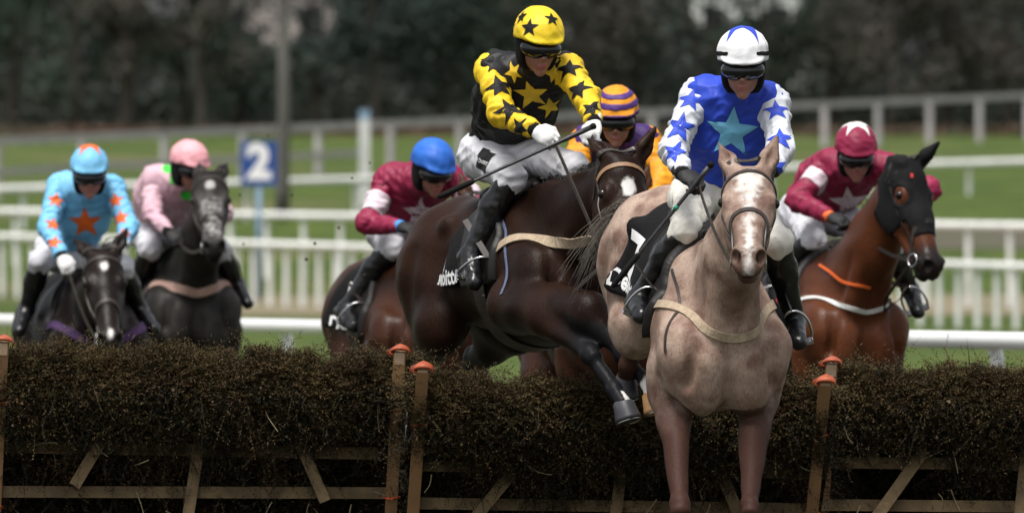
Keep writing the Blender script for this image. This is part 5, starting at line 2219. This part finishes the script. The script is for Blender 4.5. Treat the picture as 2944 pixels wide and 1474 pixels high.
decal_px('patch_lettering', text_flat('RACINGPOST', .015, .4), j4['breeches'][3], j4['root_w'], 1389, 466, .021, M_WHITE, j4['breeches'][0], up=(.32, 0, 1), blend=.7, depth_off=.005)
rein(bay, -1, P(1592, 408, 48.93), sag=.0)
rein(bay, 1, P(1700, 392, 48.82), sag=.0)
stirrups(bay, j4)

# ---- jockey in maroon with the white star
j7 = person('jockey in maroon with white armbands, crouching over the hooded bay', settle(jr(57.6, dict(
    head=(2460, 450, -.02), neck=(2438, 478, .16), shR=(2378, 476, .22), shL=(2540, 476, .14), elR=(2292, 576, .08), wrR=(2384, 622, -.12), hdR=(2432, 636, -.19), elL=(2672, 545, .0),
    wrL=(2622, 600, -.2), hdL=(2566, 628, -.25), pelvis=(2330, 592, .62), hipR=(2302, 612, .6), hipL=(2392, 612, .55), knR=(2338, 690, .2), knL=(2560, 705, .12), anR=(2286, 835, .40),
    toR=(2282, 885, .22), anL=(2618, 835, .32), toL=(2638, 895, .14))), h7),
    (.08, -.93, -.30), (0, 0, 1), maroon, maroon, whiteb2, maroon, M_GLOVE, .009, seed=15, band=(.30, .60, pinkw), cuff=M_ORANGE_T)
star_on(j7['jersey'], j7['root_w'], 2440, 582, .105, pinkw, blend=.3)
cap_star(j7, M_WHITE, .10, tilt=-.15)
rein(h7, -1, P(2440, 640, 57.40))
rein(h7, 1, P(2566, 632, 57.35))
stirrups(h7, j7)

# ---- jockey in light blue with orange stars
j1 = person('jockey in light blue with orange stars and cap at the far left', settle(jr(63.0, dict(
    head=(257, 506, -.02), neck=(250, 545, .15), shR=(172, 536, .2), shL=(324, 540, .15), elR=(137, 652, .05), wrR=(178, 735, -.15), hdR=(197, 780, -.22), elL=(370, 652, .0),
    wrL=(352, 705, -.2), hdL=(332, 728, -.25), pelvis=(190, 715, .55), hipR=(160, 722, .52), hipL=(236, 735, .5), knR=(116, 752, .2), knL=(350, 770, .15), anR=(76, 890, .38),
    toR=(55, 950, .22), anL=(390, 890, .35), toL=(406, 945, .15))), h1),
    (.06, -.96, -.20), (0, 0, 1), lblue, lblue, whiteb2, lblue, M_GLOVE_W, .0095, seed=21)
star_on(j1['jersey'], j1['root_w'], 245, 640, .098, orange, blend=.3)
for px, py in ((160, 577), (152, 645), (156, 697)):
    star_on(j1['sleeveR'], j1['root_w'], px, py, .05, orange, rot=-10)
for px, py in ((332, 577), (348, 626), (356, 670)):
    star_on(j1['sleeveL'], j1['root_w'], px, py, .05, orange, rot=10)
cap_star(j1, orange, .10, tilt=-.12)
rein(h1, -1, P(197, 785, 62.78))
rein(h1, 1, P(332, 730, 62.75))

# ---- jockey in pink
j2 = person('jockey in pale pink with green spots and a pink cap', settle(jr(66.4, dict(
    head=(541, 486, -.02), neck=(497, 524, .15), shR=(442, 514, .2), shL=(580, 524, .1), elR=(437, 612, .05), wrR=(485, 668, -.15), hdR=(512, 690, -.22), elL=(640, 612, .0),
    wrL=(602, 670, -.2), hdL=(572, 692, -.25), pelvis=(440, 640, .55), hipR=(416, 660, .52), hipL=(490, 660, .5), knR=(432, 715, .2), knL=(622, 720, .15), anR=(392, 820, .38),
    toR=(385, 870, .22), anL=(660, 820, .33), toL=(672, 870, .15))), h2),
    (.58, -.76, -.26), (0, 0, 1), pink, pink, whiteb2, pinkh, M_GLOVE, .0095, seed=27)
for px, py, sz in ((486, 486, .04), (497, 514, .034), (537, 560, .038)):
    star_on(j2['jersey'], j2['root_w'], px, py, sz, green, flat=DISC, name='spot', blend=.4)
rein(h2, -1, P(512, 694, 66.18))
rein(h2, 1, P(572, 696, 66.15))

# ---- jockey in maroon under a blue cap
j3 = person('jockey in maroon with a blue cap, head down behind the dark bay', settle(jr(58.0, dict(
    head=(1240, 492, -.02), neck=(1192, 514, .15), shR=(1112, 520, .22), shL=(1300, 515, .1), elR=(1056, 642, .05), wrR=(1150, 650, -.12), hdR=(1182, 656, -.18), elL=(1380, 600, .0),
    wrL=(1300, 660, -.2), hdL=(1270, 672, -.25), pelvis=(1142, 640, .55), hipR=(1112, 660, .52), hipL=(1192, 660, .5), knR=(1124, 712, .2), knL=(1310, 720, .15), anR=(1050, 888, .33),
    toR=(1022, 935, .16), anL=(1330, 880, .33), toL=(1340, 930, .15))), h3),
    (.46, -.80, -.36), (0, 0, 1), maroon, maroon, whiteb2, blueh, M_GLOVE, .009, seed=33, band=(.40, .80, pinkw), cuff=mat('blue_cuff', (.05, .25, .6), rough=.6), peak=1.15)
star_on(j3['jersey'], j3['root_w'], 1205, 612, .09, pinkw, blend=.3)
rein(h3, -1, P(1182, 660, 57.82))
stirrups(h3, j3)

# ---- jockey in the striped cap
j5 = person('jockey in amber and purple with a hooped cap, behind the yellow jockey', settle(jr(54.2, dict(
    head=(1772, 348, -.02), neck=(1772, 400, .15), shR=(1682, 408, .2), shL=(1862, 408, .2), elR=(1640, 520, .05), wrR=(1700, 590, -.15), hdR=(1732, 612, -.2), elL=(1902, 520, .05),
    wrL=(1860, 590, -.15), hdL=(1830, 612, -.2), pelvis=(1752, 580, .55), hipR=(1712, 600, .52), hipL=(1800, 600, .52), knR=(1690, 700, .2), knL=(1880, 700, .2), anR=(1660, 860, .38),
    toR=(1660, 910, .2), anL=(1912, 860, .38), toL=(1916, 910, .2))), h5),
    (-.04, -.96, -.18), (0, 0, 1), purple, orang2, whiteb2, orang2, M_GLOVE, .0085, seed=39)
Vh, Qh = j5['helmet'][1], j5['helmet'][2]
hz = (Vh[Qh].mean(1) - j5['j']['head']) @ unit(j5['hu'] + j5['hf'] * .12)
for lo_, hi_ in ((.028, .062), (.086, .112), (.132, .150)):
    shell('hoop', Vh, Qh, (hz > lo_) & (hz < hi_), .002, purplep, j5['helmet'][0])
rein(h5, -1, P(1732, 616, 54.0))
rein(h5, 1, P(1830, 616, 54.0))

# ------------------------------------------------------------------ flying specks of turf kicked up by the hooves
M_MUD = mat('mud', (.022, .016, .011), (.035, .028, .015), 60, rough=.9)
r_ = np.random.default_rng(99)
for i, (px, py, d) in enumerate([(1100, 532, 57), (1112, 522, 57), (905, 700, 58), (690, 560, 60), (1048, 790, 57), (880, 745, 58), (1012, 512, 55), (770, 390, 60), (1062, 468, 56), (700, 700, 60), (975, 655, 58), (1390, 850, 49), (840, 560, 59)]):
    c = P(px, py, d)
    n = 7
    V = []
    sz = r_.uniform(.004, .0075)
    for th in np.linspace(.3, 2.84, 4):
        for q in range(n):
            a = 6.283 * q / n
            rr = sz * r_.uniform(.6, 1.3)
            V.append((rr * math.sin(th) * math.cos(a) * 1.3, rr * math.sin(th) * math.sin(a), rr * math.cos(th)))
    Q = [(k * n + q, k * n + (q + 1) % n, (k + 1) * n + (q + 1) % n, (k + 1) * n + q) for k in range(3) for q in range(n)]
    V += [(0, 0, sz), (0, 0, -sz)]
    T = [(4 * n, (q + 1) % n, q) for q in range(n)] + [(4 * n + 1, 3 * n + q, 3 * n + (q + 1) % n) for q in range(n)]
    o = obj('mud_clod', V, [np.array(Q), np.array(T)], M_MUD, None)
    o.location = tuple(c)
    tag(o, 'small dark clod of mud flying in the air', 'mud', 'mud clods kicked up by the hooves')
